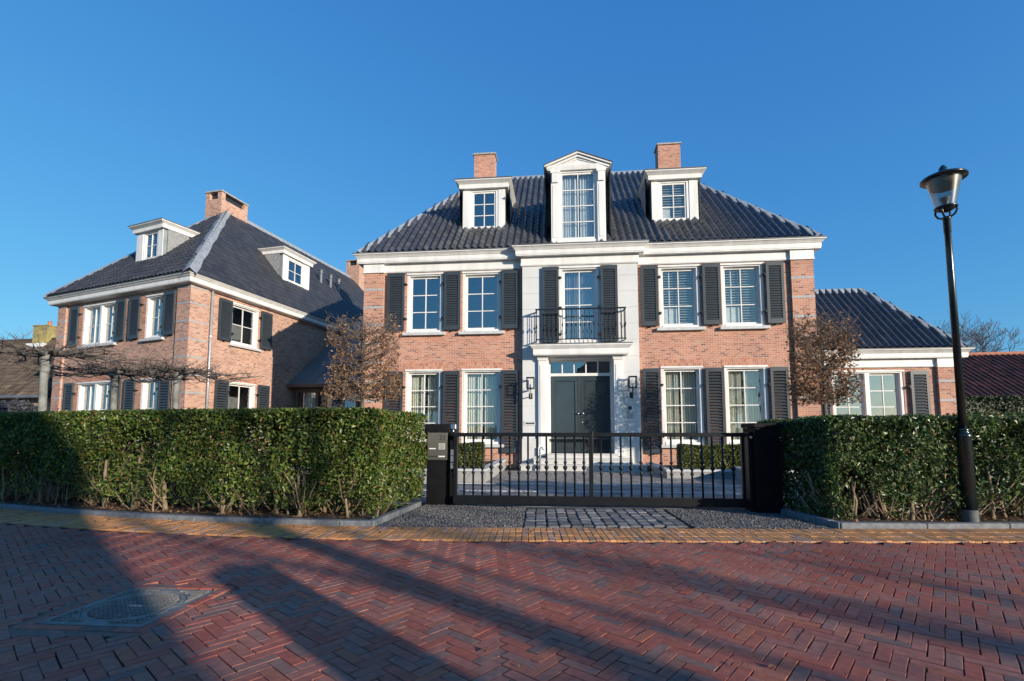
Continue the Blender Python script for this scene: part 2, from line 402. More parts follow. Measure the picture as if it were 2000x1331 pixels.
class MB:
    def __init__(self):
        self.v = []; self.f = []; self.uv = {}
    def add(self, pts):
        b = len(self.v)
        self.v += [tuple(p) for p in pts]
        return b
    def face(self, pts):
        b = self.add(pts)
        self.f.append(tuple(range(b, b + len(pts))))
    def box(self, F, u0, u1, v0, v1, z0, z1, skip=""):
        if u1 < u0: u0, u1 = u1, u0
        if v1 < v0: v0, v1 = v1, v0
        if z1 < z0: z0, z1 = z1, z0
        P = [F.p(u, v, z) for z in (z0, z1) for v in (v0, v1) for u in (u0, u1)]
        b = self.add(P)                       # 0:u0v0z0 1:u1v0z0 2:u0v1z0 3:u1v1z0 4..7 top
        q = {'back': (0, 1, 5, 4), 'front': (3, 2, 6, 7), 'left': (2, 0, 4, 6), 'right': (1, 3, 7, 5), 'top': (4, 5, 7, 6), 'bottom': (2, 3, 1, 0)}
        for k, f in q.items():
            if k not in skip:
                self.f.append(tuple(b + i for i in f[::-1]))
    def grid(self, rows):
        """rows: list of equal-length point lists"""
        n = len(rows[0])
        b = self.add([p for r in rows for p in r])
        for i in range(len(rows) - 1):
            for j in range(n - 1):
                self.f.append((b + i * n + j, b + i * n + j + 1, b + (i + 1) * n + j + 1, b + (i + 1) * n + j))
    def tube(self, path, radii, n=6, cap=True):
        path = [Vector(p) for p in path]
        rings = []
        prev = None
        for i, p in enumerate(path):
            t = (path[min(i + 1, len(path) - 1)] - path[max(i - 1, 0)])
            if t.length < 1e-9: t = Vector((0, 0, 1))
            t.normalize()
            a = prev if prev is not None else (Vector((1, 0, 0)) if abs(t.x) < 0.9 else Vector((0, 1, 0)))
            x = (a - t * a.dot(t))
            if x.length < 1e-6:
                x = Vector((0, 1, 0)) - t * t.y
            x.normalize(); prev = x
            y = t.cross(x)
            r = radii[i] if not isinstance(radii, (int, float)) else radii
            rings.append([p + (x * math.cos(2 * math.pi * k / n) + y * math.sin(2 * math.pi * k / n)) * r for k in range(n)])
        b = self.add([q for r in rings for q in r])
        for i in range(len(rings) - 1):
            for k in range(n):
                k2 = (k + 1) % n
                self.f.append((b + i * n + k, b + i * n + k2, b + (i + 1) * n + k2, b + (i + 1) * n + k))
        if cap:
            self.f.append(tuple(b + k for k in range(n))[::-1])
            self.f.append(tuple(b + (len(rings) - 1) * n + k for k in range(n)))
    def lathe(self, c, prof, n=20):
        c = Vector(c)
        b = self.add([c + Vector((r * math.cos(2 * math.pi * k / n), r * math.sin(2 * math.pi * k / n), z)) for r, z in prof for k in range(n)])
        for i in range(len(prof) - 1):
            for k in range(n):
                k2 = (k + 1) % n
                self.f.append((b + i * n + k, b + i * n + k2, b + (i + 1) * n + k2, b + (i + 1) * n + k))
        self.f.append(tuple(b + k for k in range(n))[::-1])
        self.f.append(tuple(b + (len(prof) - 1) * n + k for k in range(n)))
    def sweep(self, F, path, prof, closed_prof=True):
        """path: (u,v) corners walked with the outside on the right-hand... outward side given by frame v at first long run"""
        n = len(path)
        segs = []
        for i in range(n - 1):
            d = Vector((path[i + 1][0] - path[i][0], path[i + 1][1] - path[i][1])).normalized()
            segs.append(Vector((-d.y, d.x)))              # left normal: walking along +u gives +v
        rows = []
        for o, z in prof:
            row = []
            for i in range(n):
                if i == 0: m = segs[0]
                elif i == n - 1: m = segs[-1]
                else:
                    a, c = segs[i - 1], segs[i]
                    m = (a + c)
                    m = m / max(0.2, m.dot(a)) if m.length > 1e-6 else a
                row.append(F.p(path[i][0] + m.x * o, path[i][1] + m.y * o, z))
            rows.append(row)
        if closed_prof:
            rows.append(rows[0])
        self.grid(rows)
        for i in (0, n - 1):
            self.face([r[i] for r in rows[:-1]] if closed_prof else [r[i] for r in rows])
    def build(self, name, mat, parent=None, smooth=False, loc=None, bev=0.0):
        org = ORG[parent] if parent is not None else Vector(loc or (0, 0, 0))
        me = bpy.data.meshes.new(name)
        ov = [(x - org.x, y - org.y, z - org.z) for x, y, z in self.v]
        me.from_pydata(ov, [], self.f)
        if bev > 0:
            bm = bmesh.new(); bm.from_mesh(me)
            bmesh.ops.remove_doubles(bm, verts=bm.verts, dist=1e-5)
            bmesh.ops.recalc_face_normals(bm, faces=bm.faces)
            ed = [e for e in bm.edges if len(e.link_faces) == 2 and e.calc_face_angle(0) > 0.6]
            bmesh.ops.bevel(bm, geom=ed, offset=bev, segments=2, profile=0.5, affect='EDGES')
            bm.to_mesh(me); bm.free()
        auto_uv(me, org)
        if smooth:
            me.polygons.foreach_set('use_smooth', [True] * len(me.polygons))
        me.materials.append(mat)
        o = bpy.data.objects.new(name, me)
        COL.objects.link(o)
        if parent is not None:
            o.parent = parent
            ORG[o] = ORG[parent]
        else:
            o.location = org
            ORG[o] = org
        return o

def auto_uv(me, org):
    """box-project a UV map in metres (u along the face's horizontal, v up)"""
    uvl = me.uv_layers.new(name="UVMap")
    nv = len(me.vertices); nl = len(me.loops); npoly = len(me.polygons)
    if npoly == 0: return
    co = np.empty(nv * 3, 'f'); me.vertices.foreach_get('co', co); co = co.reshape(-1, 3) + np.array(org, 'f')
    li = np.empty(nl, 'i'); me.loops.foreach_get('vertex_index', li)
    ls = np.empty(npoly, 'i'); lt = np.empty(npoly, 'i')
    me.polygons.foreach_get('loop_start', ls); me.polygons.foreach_get('loop_total', lt)
    nm = np.empty(npoly * 3, 'f'); me.polygons.foreach_get('normal', nm); nm = nm.reshape(-1, 3)
    pl = np.repeat(np.arange(npoly), lt)
    P = co[li]; Nn = nm[pl]
    hz = np.hypot(Nn[:, 0], Nn[:, 1])
    tx = np.where(hz > 1e-4, -Nn[:, 1] / np.maximum(hz, 1e-4), 1.0)
    ty = np.where(hz > 1e-4, Nn[:, 0] / np.maximum(hz, 1e-4), 0.0)
    flat = np.abs(Nn[:, 2]) > 0.7
    U = np.where(flat, P[:, 0], P[:, 0] * tx + P[:, 1] * ty)
    V = np.where(flat, P[:, 1], P[:, 2])
    uv = np.stack([U, V], 1).astype('f').ravel()
    uvl.data.foreach_set('uv', uv)

def mesh_np(name, verts, quads, mat, parent=None, loc=(0, 0, 0), smooth=False):
    org = ORG[parent] if parent is not None else Vector(loc)
    verts = np.asarray(verts, 'f') - np.array(org, 'f')
    me = bpy.data.meshes.new(name)
    me.vertices.add(len(verts)); me.vertices.foreach_set('co', verts.ravel())
    quads = np.asarray(quads, 'i')
    k = quads.shape[1]
    me.loops.add(quads.size); me.loops.foreach_set('vertex_index', quads.ravel())
    me.polygons.add(len(quads))
    me.polygons.foreach_set('loop_start', np.arange(len(quads), dtype='i') * k)
    me.polygons.foreach_set('loop_total', np.full(len(quads), k, 'i'))
    me.polygons.foreach_set('use_smooth', np.full(len(quads), bool(smooth)))
    me.update(calc_edges=True)
    me.materials.append(mat)
    o = bpy.data.objects.new(name, me)
    COL.objects.link(o)
    if parent is not None:
        o.parent = parent; ORG[o] = ORG[parent]
    else:
        o.location = org; ORG[o] = org
    return o

def thing(name, label, cat, loc, group=None, kind=None):
    o = bpy.data.objects.new(name, None)
    o.empty_display_size = 0.3
    COL.objects.link(o)
    o.location = loc
    ORG[o] = Vector(loc)
    tag(o, label, cat, group, kind)
    return o

def tag(o, label=None, cat=None, group=None, kind=None):
    if label: o['label'] = label
    if cat: o['category'] = cat
    if group: o['group'] = group
    if kind: o['kind'] = kind
    return o

def inst(name, me, parent, mat4):
    """a piece that shares its mesh, placed by a world matrix under a parent"""
    o = bpy.data.objects.new(name, me)
    COL.objects.link(o)
    o.parent = parent
    o.matrix_local = Matrix.Translation(-ORG[parent]) @ mat4
    ORG[o] = ORG[parent]
    return o

def raw_mesh(name, v, f, mat, smooth=False, uv=False):
    me = bpy.data.meshes.new(name)
    me.from_pydata([tuple(p) for p in v], [], f)
    if smooth: me.polygons.foreach_set('use_smooth', [True] * len(f))
    if uv: auto_uv(me, Vector((0, 0, 0)))
    me.materials.append(mat)
    return me

# ------------------------------------------------------------------ building parts shared by the houses
def wall_open(mb, F, u0, u1, z0, z1, opens, depth=0.22, v=0.0):
    """wall face with rectangular openings and their reveals"""
    us = sorted(set([u0, u1] + [a for o in opens for a in (o[0], o[1])]))
    zs = sorted(set([z0, z1] + [a for o in opens for a in (o[2], o[3])]))
    us = [u for u in us if u0 <= u <= u1]; zs = [z for z in zs if z0 <= z <= z1]
    for i in range(len(us) - 1):
        for j in range(len(zs) - 1):
            a, b, c, d = us[i], us[i + 1], zs[j], zs[j + 1]
            um, zm = (a + b) / 2, (c + d) / 2
            if any(o[0] < um < o[1] and o[2] < zm < o[3] for o in opens):
                continue
            mb.face([F.p(a, v, c), F.p(b, v, c), F.p(b, v, d), F.p(a, v, d)])
    for a, b, c, d in opens:
        w = v - depth
        mb.face([F.p(a, v, c), F.p(a, v, d), F.p(a, w, d), F.p(a, w, c)])
        mb.face([F.p(b, v, d), F.p(b, v, c), F.p(b, w, c), F.p(b, w, d)])
        mb.face([F.p(a, v, d), F.p(b, v, d), F.p(b, w, d), F.p(a, w, d)])
        mb.face([F.p(b, v, c), F.p(a, v, c), F.p(a, w, c), F.p(b, w, c)])

def room(mb, F, a, b, c, d, v0, depth=1.3):
    """the room seen through an opening: five faces"""
    w = v0 - depth
    a -= 0.5; b += 0.5; c -= 0.25; d += 0.25
    mb.face([F.p(a, w, c), F.p(b, w, c), F.p(b, w, d), F.p(a, w, d)])
    mb.face([F.p(a, v0, c), F.p(a, w, c), F.p(a, w, d), F.p(a, v0, d)])
    mb.face([F.p(b, v0, c), F.p(b, v0, d), F.p(b, w, d), F.p(b, w, c)])
    mb.face([F.p(a, v0, d), F.p(a, w, d), F.p(b, w, d), F.p(b, v0, d)])
    mb.face([F.p(a, v0, c), F.p(b, v0, c), F.p(b, w, c), F.p(a, w, c)])

PANE_CACHE = {}
def pane_mesh(w, h, mat):
    k = (round(w, 3), round(h, 3), mat.name)
    if k not in PANE_CACHE:
        t = 0.006
        v = [(x, y, z) for z in (0, h) for y in (0, t) for x in (0, w)]
        f = [(0, 1, 5, 4), (3, 2, 6, 7), (2, 0, 4, 6), (1, 3, 7, 5), (4, 5, 7, 6), (2, 3, 1, 0)]
        PANE_CACHE[k] = raw_mesh("pane", v, f, mat)
    return PANE_CACHE[k]

def sash(parent, F, a, b, c, d, vs, cols, rows, glass, sw=0.065, bar=0.028, frame_obj=None, mat=None, pname='pane'):
    """glazed sash between a..b, c..d with its face at vs"""
    mat = mat or M['white']
    mb = MB()
    g0, g1, h0, h1 = a + sw, b - sw, c + sw * 1.25, d - sw
    for q in ((a, g0, c, d), (g1, b, c, d), (g0, g1, c, h0), (g0, g1, h1, d)):
        mb.box(F, q[0], q[1], vs - 0.06, vs, q[2], q[3])
    s = mb.build("sash", mat, parent)
    mb = MB()
    pw = (g1 - g0 - bar * (cols - 1)) / cols
    ph = (h1 - h0 - bar * (rows - 1)) / rows
    for i in range(1, cols):
        u = g0 + i * pw + (i - 1) * bar
        mb.box(F, u, u + bar, vs - 0.05, vs - 0.008, h0, h1)
    for j in range(1, rows):
        z = h0 + j * ph + (j - 1) * bar
        for i in range(cols):
            u = g0 + i * (pw + bar)
            mb.box(F, u, u + pw, vs - 0.05, vs - 0.012, z, z + bar)
    mb.build("glazing_bar", mat, parent)
    me = pane_mesh(pw, ph, glass)
    for i in range(cols):
        for j in range(rows):
            o = inst(pname, me, parent, F.mat(g0 + i * (pw + bar), vs - 0.03, h0 + j * (ph + bar)))
    return g0, g1, h0, h1

def curtain(mb, F, a, b, c, d, v, waves=9, amp=0.03):
    n = max(8, int(waves * 8))
    rows = []
    for z in (c, d):
        rows.append([F.p(a + (b - a) * i / n, v + amp * math.sin(2 * math.pi * waves * i / n + 0.6 * math.sin(i * 0.37)), z) for i in range(n + 1)])
    mb.grid(rows)

def window(house, F, a, b, c, d, cols=2, rows=3, glass='glass', recess=0.0, fw=0.085, sill=True, dress=None, mull=None, sashv=-0.12, sillmat='sillstone'):
    """a window of a house: frame (the part), with sashes, bars, panes, sill and curtains under it"""
    mb = MB()
    v1 = -0.015 + recess; v0 = -0.16 + recess
    mb.box(F, a, a + fw, v0, v1, c, d)
    mb.box(F, b - fw, b, v0, v1, c, d)
    mb.box(F, a + fw, b - fw, v0, v1, d - fw, d)
    mb.box(F, a + fw, b - fw, v0, v1 + 0.02, c, c + fw * 0.9)
    mb.box(F, a - 0.02, b + 0.02, v1, v1 + 0.045, d - 0.045, d + 0.012)      # head moulding
    if mull:
        for m in mull:
            mb.box(F, m - fw * 0.8, m + fw * 0.8, v0, v1 + 0.004, c + fw * 0.9, d - fw)
    w = mb.build("window", M['white'], house)
    edges = [a + fw] + (sum([[m - fw * 0.8, m + fw * 0.8] for m in mull], []) if mull else []) + [b - fw]
    for k in range(0, len(edges), 2):
        g = sash(w, F, edges[k], edges[k + 1], c + fw * 0.9, d - fw, sashv + recess, cols, rows, M[glass])
        cb = MB()
        if dress == 'curtain':
            wd = (g[1] - g[0])
            curtain(cb, F, g[0] - 0.06, g[0] + wd * 0.46, c, d, sashv + recess - 0.22, 7)
            curtain(cb, F, g[0] + wd * 0.56, g[1] + 0.06, c, d, sashv + recess - 0.26, 6)
            cb.build("curtain", M['curtain'], w, smooth=True)
        elif dress == 'voile':
            wd = (g[1] - g[0])
            curtain(cb, F, g[0] - 0.04, g[1] + 0.04, c, d, sashv + recess - 0.22, 12, 0.022)
            cb.build("curtain", M['curtain_pale'], w, smooth=True)
        elif dress == 'side':
            wd = (g[1] - g[0])
            curtain(cb, F, g[0] - 0.04, g[0] + wd * 0.32, c, d, sashv + recess - 0.22, 4)
            cb.build("curtain", M['curtain'], w, smooth=True)
        elif dress == 'blind':
            n = int((d - c) / 0.085)
            wd = (g[1] - g[0])
            for j in range(n):
                z = c + 0.05 + j * 0.085
                cb.box(F, g[0], g[0] + wd * 0.47, sashv - 0.16 + recess, sashv - 0.11 + recess, z, z + 0.012)
                cb.box(F, g[0] + wd * 0.53, g[1], sashv - 0.16 + recess, sashv - 0.11 + recess, z, z + 0.012)
            cb.box(F, g[0], g[0] + wd * 0.47, sashv - 0.155 + recess, sashv - 0.12 + recess, c, c + (d - c) * 0.34)
            cb.box(F, g[0] + wd * 0.2, g[0] + wd * 0.235, sashv - 0.105 + recess, sashv - 0.09 + recess, c, d)
            cb.build("blind", M['blind'], w)
    if sill:
        mb = MB()
        mb.box(F, a - 0.11, b + 0.11, -0.10, 0.13, c - 0.10, c - 0.002)
        mb.build("sill", M[sillmat], w, bev=0.008)
    return w

SLAT_CACHE = {}
def slat_mesh(w, rise=0.05):
    k = (round(w, 3), rise)
    if k not in SLAT_CACHE:
        y0, y1, dz, t = 0.0, 0.036, rise, 0.009
        v = [(0, y0, 0), (w, y0, 0), (w, y1, dz), (0, y1, dz), (0, y0, t), (w, y0, t), (w, y1, dz + t), (0, y1, dz + t)]
        f = [(0, 1, 2, 3)[::-1], (4, 5, 6, 7), (0, 1, 5, 4), (1, 2, 6, 5), (2, 3, 7, 6), (3, 0, 4, 7)]
        SLAT_CACHE[k] = raw_mesh("slat", v, f, M['shutter'])
    return SLAT_CACHE[k]

def shutter(house, F, a, b, c, d, hinge, v=0.05, n=None, rise=0.062, slats=True, hooks=(0.2, 0.8)):
    """louvred shutter: stiles and rails are the part, slats its pieces; hinge = side of the window (-1 left edge, 1 right edge)"""
    st, t = 0.085, 0.045
    mb = MB()
    mb.box(F, a, a + st, v, v + t, c, d)
    mb.box(F, b - st, b, v, v + t, c, d)
    mb.box(F, a + st, b - st, v, v + t, d - 0.13, d)
    mb.box(F, a + st, b - st, v, v + t, c, c + 0.15)
    sh = mb.build("shutter", M['shutter'], house, bev=0.004)
    z0, z1 = c + 0.155, d - 0.135
    n = n or max(6, int(round((z1 - z0) / 0.078)))
    me = slat_mesh(b - a - 2 * st - 0.004, rise)
    step = (z1 - z0) / n
    for j in range(n):
        inst("slat", me, sh, F.mat(a + st + 0.002, v + t - 0.006, z0 + step * (j + 0.15)))
    ue = a - 0.035 if hinge < 0 else b + 0.035
    for q in hooks:
        z = c + (d - c) * q
        mb = MB()
        mb.box(F, ue - 0.06, ue + 0.06, 0.002, v + t + 0.012, z, z + 0.025)
        mb.box(F, ue - 0.02, ue + 0.02, v + 0.01, v + t + 0.025, z - 0.05, z + 0.045)
        mb.build("hinge", M['iron'], sh)
    mb = MB()
    mb.box(F, (a + b) / 2 - 0.03, (a + b) / 2 + 0.03, 0.002, v + t + 0.01, c - 0.045, c - 0.015)
    mb.build("shutter_stop", M['iron'], sh)
    return sh

def pantile_mesh(name, mat, w=0.235, L=0.42, amp=0.034, lift=0.03, n=8):
    """x across, y up the slope, z off the roof"""
    v = []; f = []
    for y, dz in ((0.0, lift), (L, 0.0)):
        for i in range(n + 1):
            t = i / n
            v.append((t * w, y, dz + amp * (1 + math.cos(2 * math.pi * t - 0.9)) ))
    for i in range(n + 1):
        t = i / n
        v.append((t * w, 0.004, lift - 0.02 + amp * (1 + math.cos(2 * math.pi * t - 0.9))))
    k = n + 1
    for i in range(n):
        f.append((i, i + 1, k + i + 1, k + i))
        f.append((2 * k + i, 2 * k + i + 1, i + 1, i))
    return raw_mesh(name, v, f, mat, smooth=False)

def flat_tile_mesh(name, mat, w=0.235, L=0.40, lift=0.013):
    v = [(0.003, 0, lift), (w - 0.003, 0, lift), (w - 0.003, L, 0), (0.003, L, 0), (0.003, 0, lift - 0.018), (w - 0.003, 0, lift - 0.018)]
    f = [(0, 1, 2, 3), (4, 5, 1, 0)]
    return raw_mesh(name, v, f, mat)

def roof_field(parent, O, X, Yup, poly, holes, me, w=0.235, exp=0.345, nobj=300, name='roof_tile', near=None, jit=0.004):
    """lays tiles on a roof plane. poly/holes in plane coordinates (x,y). The nobj largest in view are objects, the rest one stuff mesh."""
    X = X.normalized(); Yup = Yup.normalized(); Z = X.cross(Yup).normalized()
    def inside(px, py, P):
        c = False
        for i in range(len(P)):
            x1, y1 = P[i]; x2, y2 = P[i - 1]
            if (y1 > py) != (y2 > py) and px < (x2 - x1) * (py - y1) / (y2 - y1) + x1:
                c = not c
        return c
    xs = [p[0] for p in poly]; ys = [p[1] for p in poly]
    cells = []
    r = 0; y = min(ys)
    while y < max(ys) - 0.05:
        x = math.floor(min(xs) / w) * w
        while x < max(xs):
            if inside(x + w / 2, y + exp * 0.5, poly) and not any(inside(x + w / 2, y + exp * 0.6, H) for H in holes):
                P = O + X * x + Yup * y + Z * random.uniform(-jit, jit)
                cells.append((((P - Vector((0, 0, 1.12))).length), P, random.uniform(-0.006, 0.006)))
            x += w
        y += exp; r += 1
    cells.sort(key=lambda c: c[0])
    B = Matrix((X, Yup, Z)).transposed()
    base = np.array([v.co[:] for v in me.vertices]); nq = [tuple(p.vertices) for p in me.polygons]
    vv = []; ff = []
    for i, (dist, P, tw) in enumerate(cells):
        R = B @ Matrix.Rotation(tw, 3, 'Z')
        if i < nobj:
            inst(name, me, parent, Matrix.Translation(P) @ R.to_4x4())
        else:
            b = len(vv) * len(base)
            vv.append(base @ np.array(R).T + np.array(P))
            ff += [tuple(b + k for k in q) for q in nq]
    if vv:
        o = mesh_np(name + "_field", np.concatenate(vv), ff, me.materials[0], parent)
        o['kind'] = 'stuff'

def strip(mb, pts_a, pts_b):
    mb.grid([pts_a, pts_b])

# ------------------------------------------------------------------ the big house in the middle
A5 = math.radians(5.5)
MU = Vector((math.cos(A5), -math.sin(A5), 0)); MN = Vector((-math.sin(A5), -math.cos(A5), 0))
P0 = Vector((2.189, 15.6, 0))
F = Fr(P0, MU, MN)
house = thing("brick_house", "big brick house with a white rendered entrance bay, three dormers and dark tiled roof", "house", P0)

W_UP = [(-5.75, -4.53), (-3.85, -2.56), (2.54, 3.80), (4.47, 5.74)]
UPZ = (4.43, 6.46); LOZ = (0.74, 3.19)
opens = [(a, b, UPZ[0], UPZ[1]) for a, b in W_UP] + [(a, b, LOZ[0], LOZ[1]) for a, b in W_UP]
mb = MB()
for (x0, x1) in ((-7.1, -1.83), (1.83, 7.1)):
    wall_open(mb, F, x0, x1, -0.1, 6.85, [o for o in opens if x0 < o[0] < x1])
# side and rear walls
mb.box(F, -7.1, -7.0, -10.6, -0.001, -0.1, 6.85)
mb.box(F, 7.0, 7.1, -10.6, -0.001, -0.1, 6.85)
mb.box(F, -7.0, 7.0, -10.6, -10.5, -0.1, 6.85)
mb.build("wall", M['brick'], house)
mb = MB()
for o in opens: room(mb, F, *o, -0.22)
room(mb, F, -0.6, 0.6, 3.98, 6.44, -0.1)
mb.build("interior_wall", M['room'], house)
# corner piers and their stone bands
for s in (-1, 1):
    mb = MB()
    if s < 0: mb.box(F, -7.22, -6.55, -0.6, 0.10, -0.1, 6.50)
    else: mb.box(F, 6.55, 7.22, -0.6, 0.10, -0.1, 6.50)
    mb.build("corner_pier", M['brick'], house)
    for z in (5.92, 5.31, 4.70, 4.07, 3.45, 2.80, 2.17, 1.55, 0.93):
        mb = MB()
        if s < 0: mb.box(F, -7.224, -6.546, -0.604, 0.104, z - 0.035, z + 0.035)
        else: mb.box(F, 6.546, 7.224, -0.604, 0.104, z - 0.035, z + 0.035)
        mb.build("stone_band", M['stone'], house)
# soldier-course lintels over the ground floor windows
for a, b in W_UP:
    mb = MB(); mb.box(F, a - 0.08, b + 0.08, -0.02, 0.006, LOZ[1] + 0.012, LOZ[1] + 0.215)
    mb.build("brick_lintel", M['soldier'], house)
# central white bay
bay_open = [(-0.62, 0.62, 3.97, 6.45), (-1.0, 1.0, 0.47, 3.46)]
BF = Fr(F.p(0, 0.23, 0), MU, MN)
mb = MB()
wall_open(mb, BF, -1.83, 1.83, 0.92, 6.6, [bay_open[0], (-1.0, 1.0, 0.92, 3.46)], depth=0.33)
for u in (-1.83, 1.83):
    mb.face([F.p(u, 0.23, 0.92), F.p(u, 0.23, 6.6), F.p(u, -0.01, 6.6), F.p(u, -0.01, 0.92)])
mb.build("bay_wall", M['stucco'], house)
z = 0.92                                              # courses of the render, standing 1 cm proud of the joints
while z < 6.4:
    z2 = min(z + 0.52, 6.5)
    for a, b in ((-1.836, -1.02), (1.02, 1.836)):
        mb = MB(); mb.box(F, a, b, 0.228, 0.240, z + 0.006, z2 - 0.006)
        mb.build("render_course", M['stucco'], house)
    z = z2
mb = MB()
mb.box(F, -1.86, -1.0, 0.0, 0.265, -0.05, 0.92); mb.box(F, 1.0, 1.86, 0.0, 0.265, -0.05, 0.92)
mb.box(F, -1.0, 1.0, 0.0, 0.2, -0.05, 0.45)
mb.build("bay_plinth", M['cream'], house, bev=0.01)
# frieze and cornice
EAVE = [(-7.22, -10.6), (-7.22, 0.0), (-1.83, 0.0), (-1.83, 0.23), (1.83, 0.23), (1.83, 0.0), (7.22, 0.0), (7.22, -10.6)]
mb = MB()
mb.sweep(F, [(-7.1, -10.6), (-7.1, 0), (-1.83, 0), (-1.83, 0.23), (1.83, 0.23), (1.83, 0), (7.1, 0), (7.1, -10.6)],
         [(-0.02, 6.50), (0.04, 6.50), (0.06, 6.53), (0.06, 6.58), (0.05, 6.60), (0.05, 6.84), (-0.02, 6.84)])
for s in (-1, 1):
    a, b = (6.53, 7.24) if s > 0 else (-7.24, -6.53)
    mb.box(F, a, b, -0.62, 0.13, 6.49, 6.82)
    mb.box(F, a - 0.012, b + 0.012, -0.63, 0.145, 6.485, 6.53)
mb.build("frieze", M['white'], house)
mb = MB()
mb.sweep(F, EAVE, [(-0.05, 6.80), (0.20, 6.80), (0.205, 6.84), (0.215, 6.84), (0.215, 6.97), (0.235, 6.985), (0.25, 7.01), (0.29, 7.055), (0.325, 7.075), (0.325, 7.105), (-0.05, 7.105)])
mb.build("cornice", M['white'], house)
mb = MB()
mb.sweep(F, EAVE, [(-0.05, 7.106), (0.34, 7.106), (0.34, 7.137), (0.20, 7.145), (-0.05, 7.145)])
mb.build("gutter_edge", M['lead_dark'], house)
# bay window with balcony door and its shutters
wb = window(house, BF, -0.62, 0.62, 3.97, 6.45, rows=4, dress='voile', glass='glass_sky', sill=False)
shutter(house, BF, -1.20, -0.66, 3.98, 6.44, 1, hooks=(0.1, 0.45, 0.85))
shutter(house, BF, 0.66, 1.20, 3.98, 6.44, -1, hooks=(0.1, 0.45, 0.85))
# upper windows
for k, (a, b) in enumerate(W_UP):
    window(house, F, a, b, *UPZ, rows=3, glass='glass_sky' if k < 2 else 'glass', dress=None if k < 2 else 'blind')
    window(house, F, a, b, *LOZ, rows=4, glass='glass', dress='curtain')
for a, b, h in ((-6.42, -5.82, 1), (-4.47, -3.91, -1), (-2.54, -1.98, -1), (1.96, 2.50, 1), (3.87, 4.43, -1), (5.80, 6.34, -1)):
    shutter(house, F, a, b, 4.50, 6.46, h)
    shutter(house, F, a, b, 0.47, 3.13, h, n=25, rise=0.048)

# front door, doorcase, transom light
D = Fr(F.p(0, -0.1, 0), MU, MN)
mb = MB()
for a, b, c, d in ((-1.0, -0.95, 0.47, 3.46), (0.95, 1.0, 0.47, 3.46), (-0.95, 0.95, 3.40, 3.46), (-0.95, 0.95, 2.93, 3.02)):
    mb.box(D, a, b, -0.05, 0.05, c, d)
mb.build("door_frame", M['white'], house)
tw = MB()
for k in range(1, 5):
    u = -0.95 + 1.9 * k / 5
    tw.box(D, u - 0.018, u + 0.018, -0.03, 0.03, 3.02, 3.40)
tl = tw.build("transom_light", M['white'], house)
pm = pane_mesh(1.9 / 5 - 0.036, 0.38, M['glass_sky'])
for k in range(5):
    inst("pane", pm, tl, D.mat(-0.95 + 1.9 * k / 5 + 0.018, 0.0, 3.02))
mb = MB(); room(mb, D, -0.95, 0.95, 3.02, 3.40, -0.08)
mb.build("hall_wall", M['room'], house)
for s in (-1, 1):
    a, b = (-0.945, -0.004) if s < 0 else (0.004, 0.945)
    mb = MB()
    mb.box(D, a, b, -0.05, -0.012, 0.48, 2.925)
    st = 0.13
    mb.box(D, a, a + st, -0.012, 0.012, 0.48, 2.925); mb.box(D, b - st, b, -0.012, 0.012, 0.48, 2.925)
    mb.box(D, a + st, b - st, -0.012, 0.012, 2.79, 2.925); mb.box(D, a + st, b - st, -0.012, 0.012, 0.48, 0.62)
    mb.box(D, a + st, b - st, -0.012, 0.012, 0.86, 0.98)
    dr = mb.build("door", M['door'], house, bev=0.004)
    for c, d in ((0.98, 2.79), (0.62, 0.86)):
        mb = MB()
        m = 0.022
        for q in ((a + st, a + st + m, c, d), (b - st - m, b - st, c, d), (a + st + m, b - st - m, c, c + m), (a + st + m, b - st - m, d - m, d)):
            mb.box(D, q[0], q[1], -0.012, 0.022, q[2], q[3])
        mb.build("panel_moulding", M['door'], dr, bev=0.006)
    mb = MB()
    uk = -0.075 * -s if s > 0 else -0.075
    P = D.p(uk, 0.012, 1.72)
    mb.tube([P, P + MN * 0.02, P + MN * 0.03, P + MN * 0.06, P + MN * 0.075], [0.03, 0.03, 0.014, 0.034, 0.018], n=12)
    if s > 0:
        P = D.p(uk - 0.02, 0.012, 1.44); mb.tube([P, P + MN * 0.02], [0.024, 0.022], n=12)
    mb.build("knob", M['steel'], dr, smooth=True)
mb = MB()                                             # pilasters beside the door
for s in (-1, 1):
    a, b = (1.03, 1.29) if s > 0 else (-1.33, -1.05)
    mb = MB()
    mb.box(F, a, b, 0.2, 0.34, 0.40, 3.40)
    mb.box(F, a + 0.05, b - 0.05, 0.34, 0.355, 0.75, 3.25)
    mb.box(F, a - 0.02, b + 0.02, 0.2, 0.365, 0.40, 0.66)
    mb.box(F, a - 0.025, b + 0.025, 0.2, 0.37, 3.40, 3.50)
    mb.box(F, a - 0.04, b + 0.04, 0.2, 0.39, 3.46, 3.52)
    mb.build("pilaster", M['white'], house, bev=0.006)
mb = MB()
PF = [(-1.36, 0.20), (-1.36, 0.44), (1.36, 0.44), (1.36, 0.20)]
mb.box(F, -1.34, 1.34, 0.2, 0.42, 3.52, 3.60)
mb.sweep(F, PF, [(-0.2, 3.53), (0.10, 3.53), (0.11, 3.56), (0.12, 3.56), (0.12, 3.72), (0.15, 3.75), (0.19, 3.80), (0.21, 3.82), (0.21, 3.855), (-0.2, 3.86)])
mb.box(F, -1.35, 1.35, 0.2, 0.45, 3.70, 3.858)
mb.build("portico", M['white'], house)
mb = MB()
mb.sweep(F, PF, [(-0.25, 3.862), (0.225, 3.862), (0.225, 3.885), (-0.25, 3.90)])
mb.box(F, -1.2, 1.2, 0.2, 0.45, 3.863, 3.899)
mb.build("portico_lead", M['lead_dark'], house)
